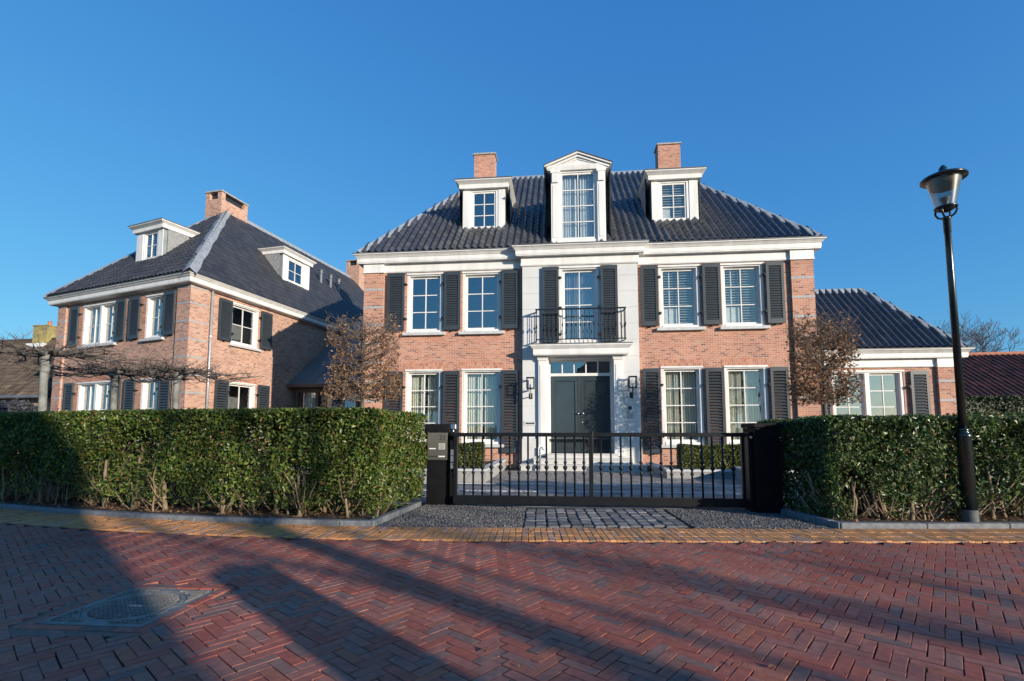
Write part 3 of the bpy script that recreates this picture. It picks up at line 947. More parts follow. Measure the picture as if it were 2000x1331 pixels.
# balcony railing: rails are the part, each baluster its own piece
mb = MB()
RB_ = [(-1.38, 0.25), (-1.38, 0.60), (1.38, 0.60), (1.38, 0.25)]
for z, t in ((4.95, 0.022), (4.00, 0.016), (4.46, 0.010)):
    for (p, q) in ((RB_[0], RB_[1]), (RB_[1], RB_[2]), (RB_[2], RB_[3])):
        if z == 4.46: continue
        mb.box(F, min(p[0], q[0]) - t, max(p[0], q[0]) + t, min(p[1], q[1]) - t, max(p[1], q[1]) + t, z, z + 2 * t)
rail = mb.build("balcony_railing", M['iron'], house)
bal = MB()
bal.lathe((0, 0, 0), [(0.009, 0), (0.009, 0.40), (0.02, 0.43), (0.024, 0.46), (0.02, 0.49), (0.009, 0.52), (0.009, 0.95)], n=6)
bme = raw_mesh("baluster", bal.v, bal.f, M['iron'])
for k in range(21):
    inst("baluster", bme, rail, Matrix.Translation(F.p(-1.38 + 2.76 * k / 20, 0.60, 4.01)))
for s in (-1, 1):
    for k in range(2):
        inst("baluster", bme, rail, Matrix.Translation(F.p(1.38 * s, 0.30 + 0.13 * k, 4.01)))
# letter slot, entry panel, steps
mb = MB()
mb.box(F, -1.80, -1.42, 0.236, 0.252, 1.33, 1.47)
ls = mb.build("letter_slot", M['sillstone'], house, bev=0.005)
mb = MB(); mb.box(F, -1.74, -1.46, 0.250, 0.256, 1.385, 1.425); mb.build("slot_opening", M['darkframe'], ls)
mb = MB(); mb.box(F, 1.42, 1.60, 0.236, 0.258, 1.56, 1.80)
ep = mb.build("entry_panel", M['stone'], house, bev=0.004)
mb = MB(); mb.box(F, 1.46, 1.57, 0.236, 0.275, 1.83, 1.93); mb.build("entry_camera", M['darkframe'], ep, bev=0.01)
for a, b, v1, z0, z1 in ((-1.1, 1.12, 0.52, 0.32, 0.47), (-1.48, 1.50, 0.84, 0.165, 0.33), (-1.85, 1.86, 1.16, -0.05, 0.168)):
    mb = MB()
    mb.box(F, a + 0.02, b - 0.02, 0.2, v1 - 0.025, z0, z1 - 0.035)
    mb.box(F, a, b, 0.2, v1, z1 - 0.035, z1)
    mb.build("step", M['cream'], house, bev=0.006)
# roof: planes, tiles, lead hips and ridge
EZ = 7.145
RD, RZ, RUL = 5.3, 12.5, 4.08
def rp(u, v, z): return F.p(u, v, z)
E = [rp(-7.46, 0.22, EZ), rp(7.46, 0.22, EZ), rp(7.46, -10.82, EZ), rp(-7.46, -10.82, EZ)]
R1, R2 = rp(-RUL, -RD, RZ), rp(RUL, -RD, RZ)
mb = MB()
mb.face([E[0], E[1], R2, R1]); mb.face([E[1], E[2], R2]); mb.face([E[2], E[3], R1, R2]); mb.face([E[3], E[0], R1])
mb.face(E[::-1])
mb.build("roof", M['deck'], house)
slopeL = math.hypot(RD + 0.22, RZ - EZ)
up = (rp(0, -RD, RZ) - rp(0, 0.22, EZ)).normalized()
def ysl(z): return (z - EZ) / (RZ - EZ) * slopeL
tile_me = pantile_mesh("roof_tile", M['tile'], amp=0.042, lift=0.016)
poly = [(-7.40, 0.02), (7.40, 0.02), (RUL, slopeL), (-RUL, slopeL)]
DORM = [(-3.32, 0.765), (3.375, 0.78)]               # centre, half width of the side dormers
holes = [[(-0.80, -0.1), (0.80, -0.1), (0.80, ysl(9.95)), (-0.80, ysl(9.95))]]
for c, hw in DORM:
    holes.append([(c - hw + 0.05, ysl(8.36)), (c + hw - 0.05, ysl(8.36)), (c + hw - 0.05, ysl(9.85)), (c - hw + 0.05, ysl(9.85))])
roof_field(house, rp(0, 0.22, EZ), MU, up, poly, holes, tile_me, nobj=300)
def hip_strip(parent, a, b, n1, n2, w=0.17, h=0.055, name="lead_hip", mat=None, segs=12):
    """folded lead over a hip or ridge; n1,n2 unit vectors lying in the two roof planes, away from the hip"""
    a, b = Vector(a), Vector(b)
    mb = MB()
    upv = Vector((0, 0, h))
    rows = [[], [], []]
    for i in range(segs + 1):
        p = a.lerp(b, i / segs)
        wv = w * (1 + 0.10 * math.sin(i * 2.3))
        rows[0].append(p + n1 * wv + upv * 0.9)
        rows[1].append(p + upv * 2.0)
        rows[2].append(p + n2 * wv + upv * 0.9)
    mb.grid(rows)
    lo = [[q - upv * 0.7 for q in r] for r in rows]
    mb.grid([rows[0], lo[0]]); mb.grid([rows[2], lo[2]])
    return mb.build(name, mat or M['lead'], parent)
def perp_in_plane(edge, plane_pt, base):
    e = edge.normalized(); d = plane_pt - base
    d = d - e * d.dot(e)
    return d.normalized()
for (c, r, pf, ps) in ((E[0], R1, E[1], E[3]), (E[1], R2, E[0], E[2])):
    hip_strip(house, c, r, perp_in_plane(r - c, pf, c), perp_in_plane(r - c, ps, c), w=0.2)
hip_strip(house, R1, R2, perp_in_plane(R2 - R1, E[0], R1), perp_in_plane(R2 - R1, E[3], R1), w=0.17, name="ridge_lead")
# dormers
def dormer(F_, c, hw, vface, zb, zt, win, parent, roofz, rows=3, over=0.2, ctop=None, cheek='zinc_cheek', back=None):
    """flat dormer: face board is the part; cheeks, cornice, window pieces under it"""
    ctop = ctop or zt + 0.34
    back = back if back is not None else vface - 2.2
    DF = Fr(F_.p(0, vface, 0), F_.U, F_.N)
    mb = MB()
    a, b = c - hw, c + hw
    wall_open(mb, DF, a, b, zb, zt + 0.02, [win], depth=0.12)
    mb.box(DF, a - 0.004, win[0] - 0.09, 0.0, 0.022, zb, zt)
    mb.box(DF, win[1] + 0.09, b + 0.004, 0.0, 0.022, zb, zt)
    d = mb.build("dormer", M['white'], parent)
    mb = MB()
    for u0, u1 in ((a, a + 0.03), (b - 0.03, b)):
        mb.box(DF, u0, u1, back - vface, -0.002, zb - 0.15, zt)
    mb.build("dormer_cheek", M[cheek], d)
    mb = MB()
    bk = back - vface
    mb.sweep(DF, [(a, bk), (a, 0), (b, 0), (b, bk)], [(-0.05, zt), (over * 0.5, zt), (over * 0.52, zt + 0.15), (over * 0.7, zt + 0.19), (over, zt + 0.25), (over, zt + 0.285), (-0.05, zt + 0.285)])
    mb.build("dormer_cornice", M['white'], d)
    mb = MB()
    mb.sweep(DF, [(a, bk), (a, 0), (b, 0), (b, bk)], [(-0.05, zt + 0.286), (over + 0.015, zt + 0.286), (over + 0.015, ctop - 0.02), (-0.05, ctop)])
    mb.box(DF, a + 0.02, b - 0.02, bk, -0.02, zt + 0.26, ctop - 0.004)
    mb.build("dormer_roof", M['lead_dark'], d)
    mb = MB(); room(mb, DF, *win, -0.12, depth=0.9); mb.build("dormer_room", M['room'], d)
    return d, DF
for (c, hw), win, gl in zip(DORM, ((-3.745, -2.885, 8.44, 9.80), (2.90, 3.78, 8.46, 9.80)), ('glass_sky', 'glass')):
    d, DF = dormer(F, c, hw, -1.1, 8.33, 9.88, win, house, None, over=0.25)
    g = sash(d, DF, win[0], win[1], win[2], win[3], -0.03, 2, 3, M[gl], sw=0.06)
    if gl == 'glass':
        cb = MB()
        for j in range(14):
            z = win[2] + 0.08 + j * 0.09
            cb.box(DF, win[0] + 0.05, win[1] - 0.05, -0.16, -0.11, z, z + 0.012)
        cb.box(DF, win[0] + 0.05, win[0] + 0.34, -0.15, -0.12, win[2], win[2] + 0.55)
        cb.build("blind", M['blind'], d)
    mb = MB()                                        # lead apron under the face
    n = 26
    r0 = [DF.p(c - hw - 0.05 + (2 * hw + 0.1) * i / n, 0.03, 8.36) for i in range(n + 1)]
    r1 = [DF.p(c - hw - 0.05 + (2 * hw + 0.1) * i / n, 0.17, 8.265 + 0.035 * math.cos(2 * math.pi * ((c - hw - 0.05 + (2 * hw + 0.1) * i / n) / 0.235) - 0.9)) for i in range(n + 1)]
    mb.grid([r0, r1]); mb.build("lead_apron", M['lead'], d)
# centre dormer with pediment
CF = Fr(F.p(0, 0.02, 0), MU, MN)
win = (-0.58, 0.58, 7.44, 9.74)
mb = MB()
wall_open(mb, CF, -0.87, 0.87, 7.14, 9.9, [win], depth=0.12)
cd = mb.build("dormer", M['white'], house)
for s in (-1, 1):
    mb = MB()
    a, b = (0.62, 0.89) if s > 0 else (-0.89, -0.62)
    mb.box(CF, a, b, 0.001, 0.05, 7.14, 9.78)
    mb.box(CF, a + 0.05, b - 0.05, 0.05, 0.062, 7.5, 9.3)
    mb.box(CF, a + 0.03, b - 0.03, 0.05, 0.10, 9.38, 9.70)
    mb.box(CF, a - 0.02, b + 0.02, 0.001, 0.11, 9.70, 9.80)
    mb.build("dormer_pilaster", M['white'], cd, bev=0.006)
mb = MB()
for u0, u1 in ((-0.87, -0.84), (0.84, 0.87)):
    mb.box(CF, u0, u1, -2.9, -0.002, 7.0, 9.9)
mb.build("dormer_cheek", M['zinc_cheek'], cd)
sash(cd, CF, *win, -0.03, 2, 4, M['glass'], sw=0.065)
mb = MB(); room(mb, CF, *win, -0.12, depth=0.9); mb.build("dormer_room", M['room'], cd)
cb = MB(); curtain(cb, CF, -0.52, -0.04, 7.4, 9.75, -0.22, 6); curtain(cb, CF, 0.06, 0.52, 7.4, 9.75, -0.24, 5); cb.build("curtain", M['curtain_pale'], cd, smooth=True)
mb = MB()                                            # pediment: tympanum, base moulding, raking mouldings
za, zp, zb = 9.98, 10.38, 9.80
mb.sweep(CF, [(-0.93, -2.8), (-0.93, 0.0), (0.93, 0.0), (0.93, -2.8)], [(-0.3, zb), (0.07, zb), (0.09, zb + 0.08), (0.10, zb + 0.14), (0.10, zb + 0.16), (-0.3, zb + 0.16)])
tri = [(-0.98, za - 0.02), (0.98, za - 0.02), (0.0, zp - 0.06)]
mb.face([CF.p(u, 0.05, z) for u, z in tri])
def rake(mb, u0, z0, u1, z1, v0, v1, t0, t1):
    q = [(u0, z0 + t0), (u1, z1 + t0), (u1, z1 + t1), (u0, z0 + t1)]
    fr = [CF.p(u, v1, z) for u, z in q]; bk = [CF.p(u, v0, z) for u, z in q]
    mb.face(fr); mb.face(bk[::-1])
    for i in range(4):
        j = (i + 1) % 4
        mb.face([fr[j], fr[i], bk[i], bk[j]])
for s in (-1, 1):
    rake(mb, -1.10 * s, za - 0.03, 0, zp, -2.8, 0.16, -0.06, 0.0)
    rake(mb, -1.03 * s, za - 0.03, 0, zp - 0.02, -2.8, 0.11, -0.13, -0.062)
    rake(mb, -0.62 * s, za + 0.005, 0, zp - 0.205, 0.05, 0.075, -0.025, 0.0)
mb.build("pediment", M['white'], cd)
mb = MB()
for s in (-1, 1):
    rake(mb, -1.13 * s, za - 0.04, 0, zp, -2.8, 0.185, 0.001, 0.028)
mb.build("pediment_lead", M['lead_dark'], cd)
# chimneys
def chimney(parent, Fx, u0, u1, v0, v1, z0, z1, capmat='concrete', bricks='brick', cap=True, vents=False):
    mb = MB(); mb.box(Fx, u0, u1, v0, v1, z0, z1, skip="top")
    if vents:
        mb = MB()
        t = 0.24; zv = z1 - 0.36
        mb.box(Fx, u0, u1, v0, v1, z0, zv)
        for a, b in ((u0, u0 + t), (u1 - t, u1)):
            for c, d in ((v0, v0 + t), (v1 - t, v1)):
                mb.box(Fx, a, b, c, d, zv, z1)
    ch = mb.build("chimney", M[bricks], parent)
    if vents:
        mb = MB(); mb.box(Fx, u0 + t * 0.6, u1 - t * 0.6, v0 + t * 0.6, v1 - t * 0.6, zv, z1); mb.build("flue", M['darkframe'], ch)
    mb = MB(); mb.box(Fx, u0 - 0.05, u1 + 0.05, v0 - 0.05, v1 + 0.05, z1, z1 + 0.075); mb.build("cap", M[capmat], ch, bev=0.01)
    return ch
chimney(house, F, -4.38, -3.45, -5.55, -4.95, 11.9, 13.50)
chimney(house, F, 3.66, 4.60, -5.55, -4.95, 11.9, 13.50)

# ------------------------------------------------------------------ low wing on the right of the big house
WF = Fr(F.p(0, -1.5, 0), MU, MN)
wing = thing("side_wing", "low brick side wing with its own tiled hip roof, right of the big house", "house", WF.p(9.8, 0, 0))
wo = (8.42, 10.65, 0.75, 3.17)
mb = MB()
wall_open(mb, WF, 7.11, 12.2, -0.1, 3.6, [wo])
mb.box(WF, 12.1, 12.2, -5.2, -0.001, -0.1, 3.6)
mb.build("wall", M['brick'], wing)
mb = MB(); room(mb, WF, *wo, -0.22); mb.build("interior_wall", M['room'], wing)
mb = MB(); mb.box(WF, 11.66, 12.32, -0.6, 0.10, -0.1, 3.26); mb.build("corner_pier", M['brick'], wing)
for z in (2.80, 2.17, 1.55, 0.93):
    mb = MB(); mb.box(WF, 11.656, 12.324, -0.604, 0.104, z - 0.035, z + 0.035); mb.build("stone_band", M['stone'], wing)
mb = MB()
mb.sweep(WF, [(7.2, 0), (12.2, 0), (12.2, -5.2)], [(-0.02, 3.26), (0.04, 3.26), (0.06, 3.29), (0.06, 3.33), (0.05, 3.35), (0.05, 3.60), (-0.02, 3.60)])
mb.box(WF, 11.64, 12.34, -0.62, 0.13, 3.25, 3.58)
mb.build("frieze", M['white'], wing)
WE = [(7.2, 0), (12.32, 0), (12.32, -5.2)]
mb = MB()
mb.sweep(WF, WE, [(-0.05, 3.55), (0.20, 3.55), (0.205, 3.59), (0.215, 3.59), (0.215, 3.70), (0.25, 3.74), (0.29, 3.785), (0.325, 3.805), (0.325, 3.83), (-0.05, 3.83)])
mb.build("cornice", M['white'], wing)
mb = MB(); mb.sweep(WF, WE, [(-0.05, 3.831), (0.34, 3.831), (0.34, 3.86), (0.2, 3.866), (-0.05, 3.866)]); mb.build("gutter_edge", M['lead_dark'], wing)
window(wing, WF, *wo, rows=4, glass='glass_mirror', dress=None, mull=[9.53])
shutter(wing, WF, 10.82, 11.38, 0.5, 3.14, -1, n=24)
shutter(wing, WF, 7.78, 8.34, 0.5, 3.14, 1, n=24)
wE = [WF.p(7.2, 0.22, 3.866), WF.p(12.54, 0.22, 3.866), WF.p(12.54, -5.4, 3.866)]
wR1, wR2 = WF.p(7.2, -2.45, 6.56), WF.p(11.0, -2.45, 6.56)
mb = MB()
mb.face([wE[0], wE[1], wR2, wR1]); mb.face([wE[1], wE[2], wR2]); mb.face([wE[2], WF.p(7.2, -5.4, 3.866), wR1, wR2])
mb.build("roof", M['deck'], wing)
sl = math.hypot(2.67, 6.56 - 3.866)
wup = (WF.p(0, -2.45, 6.56) - WF.p(0, 0.22, 3.866)).normalized()
roof_field(wing, WF.p(0, 0.22, 3.866), MU, wup, [(7.22, 0.02), (12.5, 0.02), (11.0, sl), (7.22, sl)], [], tile_me, nobj=300)
hip_strip(wing, wE[1], wR2, perp_in_plane(wR2 - wE[1], wE[0], wE[1]), perp_in_plane(wR2 - wE[1], wE[2], wE[1]), w=0.17)
hip_strip(wing, wR1, wR2, perp_in_plane(wR2 - wR1, wE[0], wR1), perp_in_plane(wR2 - wR1, wE[2], wR1), w=0.17, name="ridge_lead")

# ------------------------------------------------------------------ the house on the left, seen on its corner
LC = Vector((-11.995, 17.9, 0))
_al, _ar = math.radians(67.6), math.radians(14.4)
LF = Fr(LC, (math.sin(_al), -math.cos(_al), 0), (-math.cos(_al), -math.sin(_al), 0))
RF = Fr(LC, (math.sin(_ar), math.cos(_ar), 0), (math.cos(_ar), -math.sin(_ar), 0))
lh = thing("corner_house", "two-storey brick house seen on its corner behind the left hedge, with a tall chimney", "house", LC)
LU = (4.74, 6.47); LL = (0.9, 3.19)
lw = [(-6.76, -4.42), (-2.58, -1.46)]
lop = [(a, b, *z) for a, b in lw for z in (LU, LL)]
rw = (1.90, 3.38)
rop = [(rw[0], rw[1], *LU), (rw[0], rw[1], *LL)]
mb = MB()
wall_open(mb, LF, -8.48, 0, -0.1, 6.85, lop)
wall_open(mb, RF, 0, 20, -0.1, 6.85, rop)
mb.box(LF, -8.48, -8.4, -14, -0.001, -0.1, 6.85)
mb.build("wall", M['brick_side'], lh)
mb = MB()
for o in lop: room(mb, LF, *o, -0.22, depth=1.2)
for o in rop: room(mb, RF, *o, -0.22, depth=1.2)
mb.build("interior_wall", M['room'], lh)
mb = MB()                                             # corner pier, proud on both faces
def corner_prism(mb, w1, w2, o, z0, z1):
    # plan: from left wall at -w1, round the corner, to right wall at w2, standing o proud
    A = LF.p(-w1, 0, 0); A2 = LF.p(-w1, o, 0); B2 = RF.p(w2, o, 0); B = RF.p(w2, 0, 0)
    n1, n2 = LF.N, RF.N
    m = n1 + n2; m = m / m.dot(n1)
    K = LC + m * o
    pl = [A, A2, K, B2, B]
    for i in range(len(pl) - 1):
        p, q = pl[i], pl[i + 1]
        mb.face([p + Vector((0, 0, z0)), q + Vector((0, 0, z0)), q + Vector((0, 0, z1)), p + Vector((0, 0, z1))])
    mb.face([p + Vector((0, 0, z1)) for p in pl + [LC]]); mb.face([p + Vector((0, 0, z0)) for p in (pl + [LC])[::-1]])
corner_prism(mb, 0.66, 0.72, 0.07, -0.1, 6.62)
mb.build("corner_pier", M['brick_side'], lh)
mb = MB(); mb.box(LF, -8.55, -7.95, -0.5, 0.07, -0.1, 6.62)
mb.build("corner_pier", M['brick_side'], lh)
for z in (6.56, 5.95, 5.27, 4.59, 3.92, 3.25, 2.59, 1.95):
    mb = MB(); corner_prism(mb, 0.664, 0.724, 0.074, z - 0.032, z + 0.032); mb.build("stone_band", M['stone'], lh)
    mb = MB(); mb.box(LF, -8.554, -7.946, -0.504, 0.074, z - 0.032, z + 0.032); mb.build("stone_band", M['stone'], lh)
# cornice: one sweep round the corner (plan in world coordinates)
WPL = Fr((0, 0, 0), (1, 0, 0), (0, 1, 0))
def w2(p): return (p.x, p.y)
LPATH = [w2(LF.p(-8.55, -14, 0)), w2(LF.p(-8.55, 0, 0)), w2(LC), w2(RF.p(20, 0, 0))]
mb = MB()
def sweep_out(mb, path, prof):
    # outward is on the right-hand side when walking left wall -> corner -> right wall
    mb.sweep(WPL, path, [(-o, z) for o, z in prof])
sweep_out(mb, LPATH, [(-0.05, 6.62), (0.28, 6.66), (0.29, 6.69), (0.30, 6.69), (0.30, 6.83), (0.34, 6.86), (0.38, 6.91), (0.42, 6.93), (0.42, 6.955), (-0.05, 6.955)])
mb.build("cornice", M['white'], lh)
mb = MB(); sweep_out(mb, LPATH, [(-0.05, 6.956), (0.435, 6.956), (0.435, 6.985), (0.25, 6.995), (-0.05, 6.995)]); mb.build("gutter_edge", M['lead_dark'], lh)
for z, dd in ((LU, ('side', 'side')), (LL, ('side', 'curtain'))):
    window(lh, LF, lw[0][0], lw[0][1], *z, rows=2, dress=dd[0], mull=[-5.55])
    window(lh, LF, lw[1][0], lw[1][1], *z, rows=2, dress=dd[0])
    window(lh, RF, rw[0], rw[1], *z, rows=2, dress=None)
    for a, b, h in ((-7.60, -6.95, 1), (-4.38, -3.75, -1), (-3.52, -2.84, 1), (-1.42, -0.76, -1)):
        shutter(lh, LF, a, b, z[0] + 0.06, z[1], h, v=0.06, n=19)
    for a, b, h in ((1.22, 1.86, 1), (3.46, 4.12, -1)):
        shutter(lh, RF, a, b, z[0] + 0.06, z[1], h, v=0.06, n=19)
mb = MB(); mb.box(RF, 1.75, 3.5, -0.02, 0.006, 3.20, 3.42); mb.build("brick_lintel", M['soldier'], lh)
for a, b in lw:
    mb = MB(); mb.box(LF, a - 0.06, b + 0.06, -0.02, 0.006, 3.20, 3.42); mb.build("brick_lintel", M['soldier'], lh)
mb = MB(); P = RF.p(0.86, 0.10, 0)
mb.tube([P + Vector((0, 0, 0)), P + Vector((0, 0, 6.64))], 0.045, n=10)
dp = mb.build("downpipe", M['pipe'], lh, smooth=True)
for z in (1.2, 3.0, 4.8):
    mb = MB(); mb.tube([P + Vector((0, 0, z)), P + Vector((0, 0, z + 0.05))], 0.056, n=10)
    mb.build("pipe_clip", M['pipe'], dp)
mb = MB(); P = RF.p(1.0, 0.02, 3.42)
mb.box(RF, 1.05, 1.15, 0.0, 0.05, 3.25, 3.45)
mb.tube([RF.p(1.1, 0.05, 3.38), RF.p(1.12, 0.2, 3.42)], 0.02, n=6)
mb.lathe(RF.p(1.12, 0.24, 3.28), [(0.02, 0.16), (0.13, 0.06), (0.13, 0.02), (0.05, 0.0)], n=12)
mb.build("wall_lamp", M['iron'], lh)
# roof
LZ, LRZ = 6.995, 12.5
def lp(a, b, z):       # a: inward from the right wall, b: along the right wall from the left wall
    return LC - LF.U * a + RF.U * b + Vector((0, 0, z))
e0 = lp(8.98, -0.45, LZ); e1 = lp(-0.44, -0.45, LZ); e2 = lp(-0.44, 20.4, LZ); e3 = lp(8.98, 20.4, LZ)
r1 = lp(4.24, 4.9, LRZ); r2 = lp(4.24, 16.0, LRZ)
mb = MB()
mb.face([e0, e1, r1]); mb.face([e1, e2, r2, r1]); mb.face([e2, e3, r2]); mb.face([e3, e0, r1, r2]); mb.face([e3, e2, e1, e0])
mb.build("roof", M['deck'], lh)
flat_me = flat_tile_mesh("roof_tile", M['tile_flat'])
pant2 = pantile_mesh("roof_tile", M['tile_flat'], amp=0.02, lift=0.022)
def plane_axes(o, xdir, top):
    X = xdir.normalized(); d = top - o; Y = (d - X * d.dot(X)).normalized()
    return X, Y
def to2(P, O, X, Y): d = P - O; return (d.dot(X), d.dot(Y))
X, Y = plane_axes(e0, e1 - e0, r1)
lholes = [[to2(LF.p(u, -1.1, 0) + Vector((0, 0, z)), e0, X, Y) for u, z in ((-5.35, 8.6), (-3.7, 8.6), (-3.7, 11.0), (-5.35, 11.0))]]
roof_field(lh, e0, X, Y, [(0.05, 0.02), ((e1 - e0).length - 0.05, 0.02), to2(r1, e0, X, Y)], lholes, pant2, nobj=150)
X, Y = plane_axes(e1, e2 - e1, r1)
hl = [to2(RF.p(u, -1.1 - (z - 8.7) * 0.84, z), e1, X, Y) for u, z in ((6.0, 8.75), (8.1, 8.75), (8.1, 10.6), (6.0, 10.6))]
roof_field(lh, e1, X, Y, [(0.05, 0.02), ((e2 - e1).length, 0.02), to2(r2, e1, X, Y), to2(r1, e1, X, Y)], [hl], flat_me, nobj=150)
hip_strip(lh, e1, r1, perp_in_plane(r1 - e1, e0, e1), perp_in_plane(r1 - e1, e2, e1), w=0.26, h=0.05)
hip_strip(lh, e0, r1, perp_in_plane(r1 - e0, e1, e0), perp_in_plane(r1 - e0, e3, e0), w=0.2)
hip_strip(lh, r1, r2, perp_in_plane(r2 - r1, e1, r1), perp_in_plane(r2 - r1, e3, r1), w=0.2, name="ridge_lead", segs=40)
# dormers of the corner house
def ldormer(Fw, c, hw, win, zb, zt, gl):
    d, DF = dormer(Fw, c, hw, -1.1, zb, zt, win, lh, None, over=0.26, back=-3.6)
    sash(d, DF, *win, -0.03, 2, 2, M[gl], sw=0.06)
    cb = MB()
    for j in range(10):
        z = win[2] + 0.08 + j * 0.1
        cb.box(DF, win[0] + 0.05, (win[0] + win[1]) / 2, -0.16, -0.11, z, z + 0.014)
    cb.build("blind", M['blind'], d)
    mb = MB(); n = 24
    r0_ = [DF.p(c - hw + 2 * hw * i / n, 0.03, zb + 0.03) for i in range(n + 1)]
    r1_ = [DF.p(c - hw + 2 * hw * i / n, 0.16, zb - 0.09 + 0.03 * math.cos(i * 1.6)) for i in range(n + 1)]
    mb.grid([r0_, r1_]); mb.build("lead_apron", M['lead'], d)
ldormer(LF, -4.5, 0.88, (-4.86, -4.02, 8.62, 9.78), 8.48, 9.84, 'glass')
ldormer(RF, 7.06, 1.02, (6.45, 7.58, 8.86, 10.0), 8.72, 10.12, 'glass_sky')
# chimneys and roof vents
CHF = Fr(lp(4.02, 4.0, 0), LF.U, LF.N)
CHR = Fr(lp(0, 0, 0), RF.U, RF.N)
chimney(lh, CHR, 5.0, 6.7, -5.0, -4.02, 10.4, 13.25, bricks='brick_side', vents=True)
chimney(lh, CHR, 17.4, 19.2, -5.0, -3.9, 10.2, 14.0, bricks='brick_side', vents=True)
for u in (10.6, 11.55, 12.4):
    mb = MB(); P = RF.p(u, -2.2, 9.6)
    mb.lathe(P, [(0.085, 0), (0.085, 1.05), (0.15, 1.05), (0.15, 1.10), (0.10, 1.11), (0.10, 1.19), (0.15, 1.20), (0.15, 1.24), (0.03, 1.27)], n=12)
    mb.build("roof_vent", M['zinc_dark'], lh, smooth=False)

# ------------------------------------------------------------------ glazed hall between the two houses
GU = RF.N.copy(); GU.z = 0
GF = Fr(RF.p(5.75, 0.02, 0), (MU.x, MU.y, 0), (MN.x, MN.y, 0))
hall = thing("glazed_hall", "low link with a dark zinc roof and brown window frames between the two houses", "building", GF.p(3, 0, 0))
mb = MB()
Wg = 6.6
a0, a1 = GF.p(-0.1, 0.35, 3.42), GF.p(Wg, 0.35, 3.42)
b0, b1 = GF.p(1.2, -4.2, 7.4), GF.p(Wg + 0.5, -4.2, 7.4)
mb.face([a0, a1, b1, b0])
mb.face([p - Vector((0, 0, 0.12)) for p in (a0, b0, b1, a1)])
mb.face([a0 - Vector((0, 0, 0.12)), a1 - Vector((0, 0, 0.12)), a1, a0]); mb.face([b0, b0 - Vector((0, 0, 0.12)), a0 - Vector((0, 0, 0.12)), a0])
zr = mb.build("roof", M['zinc_dark'], hall)
for k in range(1, 11):
    t = k / 11
    p, q = a0.lerp(a1, t), b0.lerp(b1, t)
    mb = MB(); mb.tube([p + Vector((0, 0, 0.02)), q + Vector((0, 0, 0.02))], 0.022, n=4)
    mb.build("standing_seam", M['zinc_dark'], zr)
mb = MB()
p0_, p1_ = a0.lerp(a1, 0.36).lerp(b0.lerp(b1, 0.36), 0.45), a0.lerp(a1, 0.36).lerp(b0.lerp(b1, 0.36), 0.72)
q0_, q1_ = a0.lerp(a1, 0.50).lerp(b0.lerp(b1, 0.50), 0.45), a0.lerp(a1, 0.50).lerp(b0.lerp(b1, 0.50), 0.72)
for s, e in ((p0_, p1_), (p1_, q1_), (q1_, q0_), (q0_, p0_)):
    mb.tube([s + Vector((0, 0, 0.05)), e + Vector((0, 0, 0.05))], 0.05, n=4)
mb.build("skylight_frame", M['lead'], zr)
mb = MB(); mb.box(GF, -0.1, Wg, 0.25, 0.42, 3.24, 3.40); mb.build("fascia", M['brownwood'], hall, bev=0.01)
mb = MB()
for k in range(7):
    u = 0.25 + k * 1.0
    mb.box(GF, u - 0.07, u + 0.07, -0.05, 0.08, -0.05, 3.24)
mb.box(GF, 0.1, Wg, -0.04, 0.07, 3.02, 3.235); mb.box(GF, 0.1, Wg, -0.04, 0.06, 1.98, 2.05); mb.box(GF, 0.1, Wg, -0.04, 0.07, -0.05, 0.35)
hw_ = mb.build("window", M['brownwood'], hall)
pm2 = pane_mesh(0.86, 0.97, M['glass']); pm3 = pane_mesh(0.86, 1.63, M['glass'])
cb = MB()
for k in range(6):
    inst("pane", pm2, hw_, GF.mat(0.32 + k * 1.0, 0.0, 2.05)); inst("pane", pm3, hw_, GF.mat(0.32 + k * 1.0, 0.0, 0.35))
    if k % 2 == 0: curtain(cb, GF, 0.34 + k, 1.1 + k, 0.3, 3.1, -0.35, 5)
cb.build("curtain", M['curtain_pale'], hw_, smooth=True)
mb = MB(); mb.box(GF, 0.1, Wg, -3.2, -3.1, 0, 3.3); mb.build("back_wall", M['room'], hall)
mb = MB(); mb.box(GF, 0.0, Wg + 1, -4.6, -4.3, 0, 7.4); mb.build("rear_wall", M['brick_side'], hall)

# ------------------------------------------------------------------ ground, road, driveway, kerbs
g = mesh_np("ground", [(-900, -900, -0.10), (900, -900, -0.10), (900, 900, -0.10), (-900, 900, -0.10)], [(0, 1, 2, 3)], M['ground'])
g['kind'] = 'structure'

def pl_interp(P, s):
    for i in range(len(P) - 1):
        L = math.hypot(P[i + 1][0] - P[i][0], P[i + 1][1] - P[i][1])
        if s <= L or i == len(P) - 2:
            t = s / L
            d = ((P[i + 1][0] - P[i][0]) / L, (P[i + 1][1] - P[i][1]) / L)
            return (P[i][0] + d[0] * s, P[i][1] + d[1] * s), d
        s -= L
def pl_len(P): return sum(math.hypot(P[i + 1][0] - P[i][0], P[i + 1][1] - P[i][1]) for i in range(len(P) - 1))
def smooth_pl(P, it=2):
    for _ in range(it):
        Q = [P[0]]
        for i in range(len(P) - 1):
            a, b = P[i], P[i + 1]
            Q.append((a[0] * .75 + b[0] * .25, a[1] * .75 + b[1] * .25)); Q.append((a[0] * .25 + b[0] * .75, a[1] * .25 + b[1] * .75))
        Q.append(P[-1]); P = Q
    return P
BACK = smooth_pl([(-16.0, 10.6), (-10.5, 8.42), (-7.55, 7.30), (-5.6, 6.68), (-4.0, 6.29), (-2.5, 6.03), (-1.2, 5.90), (0.8, 5.85), (3.0, 5.80), (5.9, 5.80), (9.0, 5.95), (14.0, 6.6)])
BANDW = 0.665
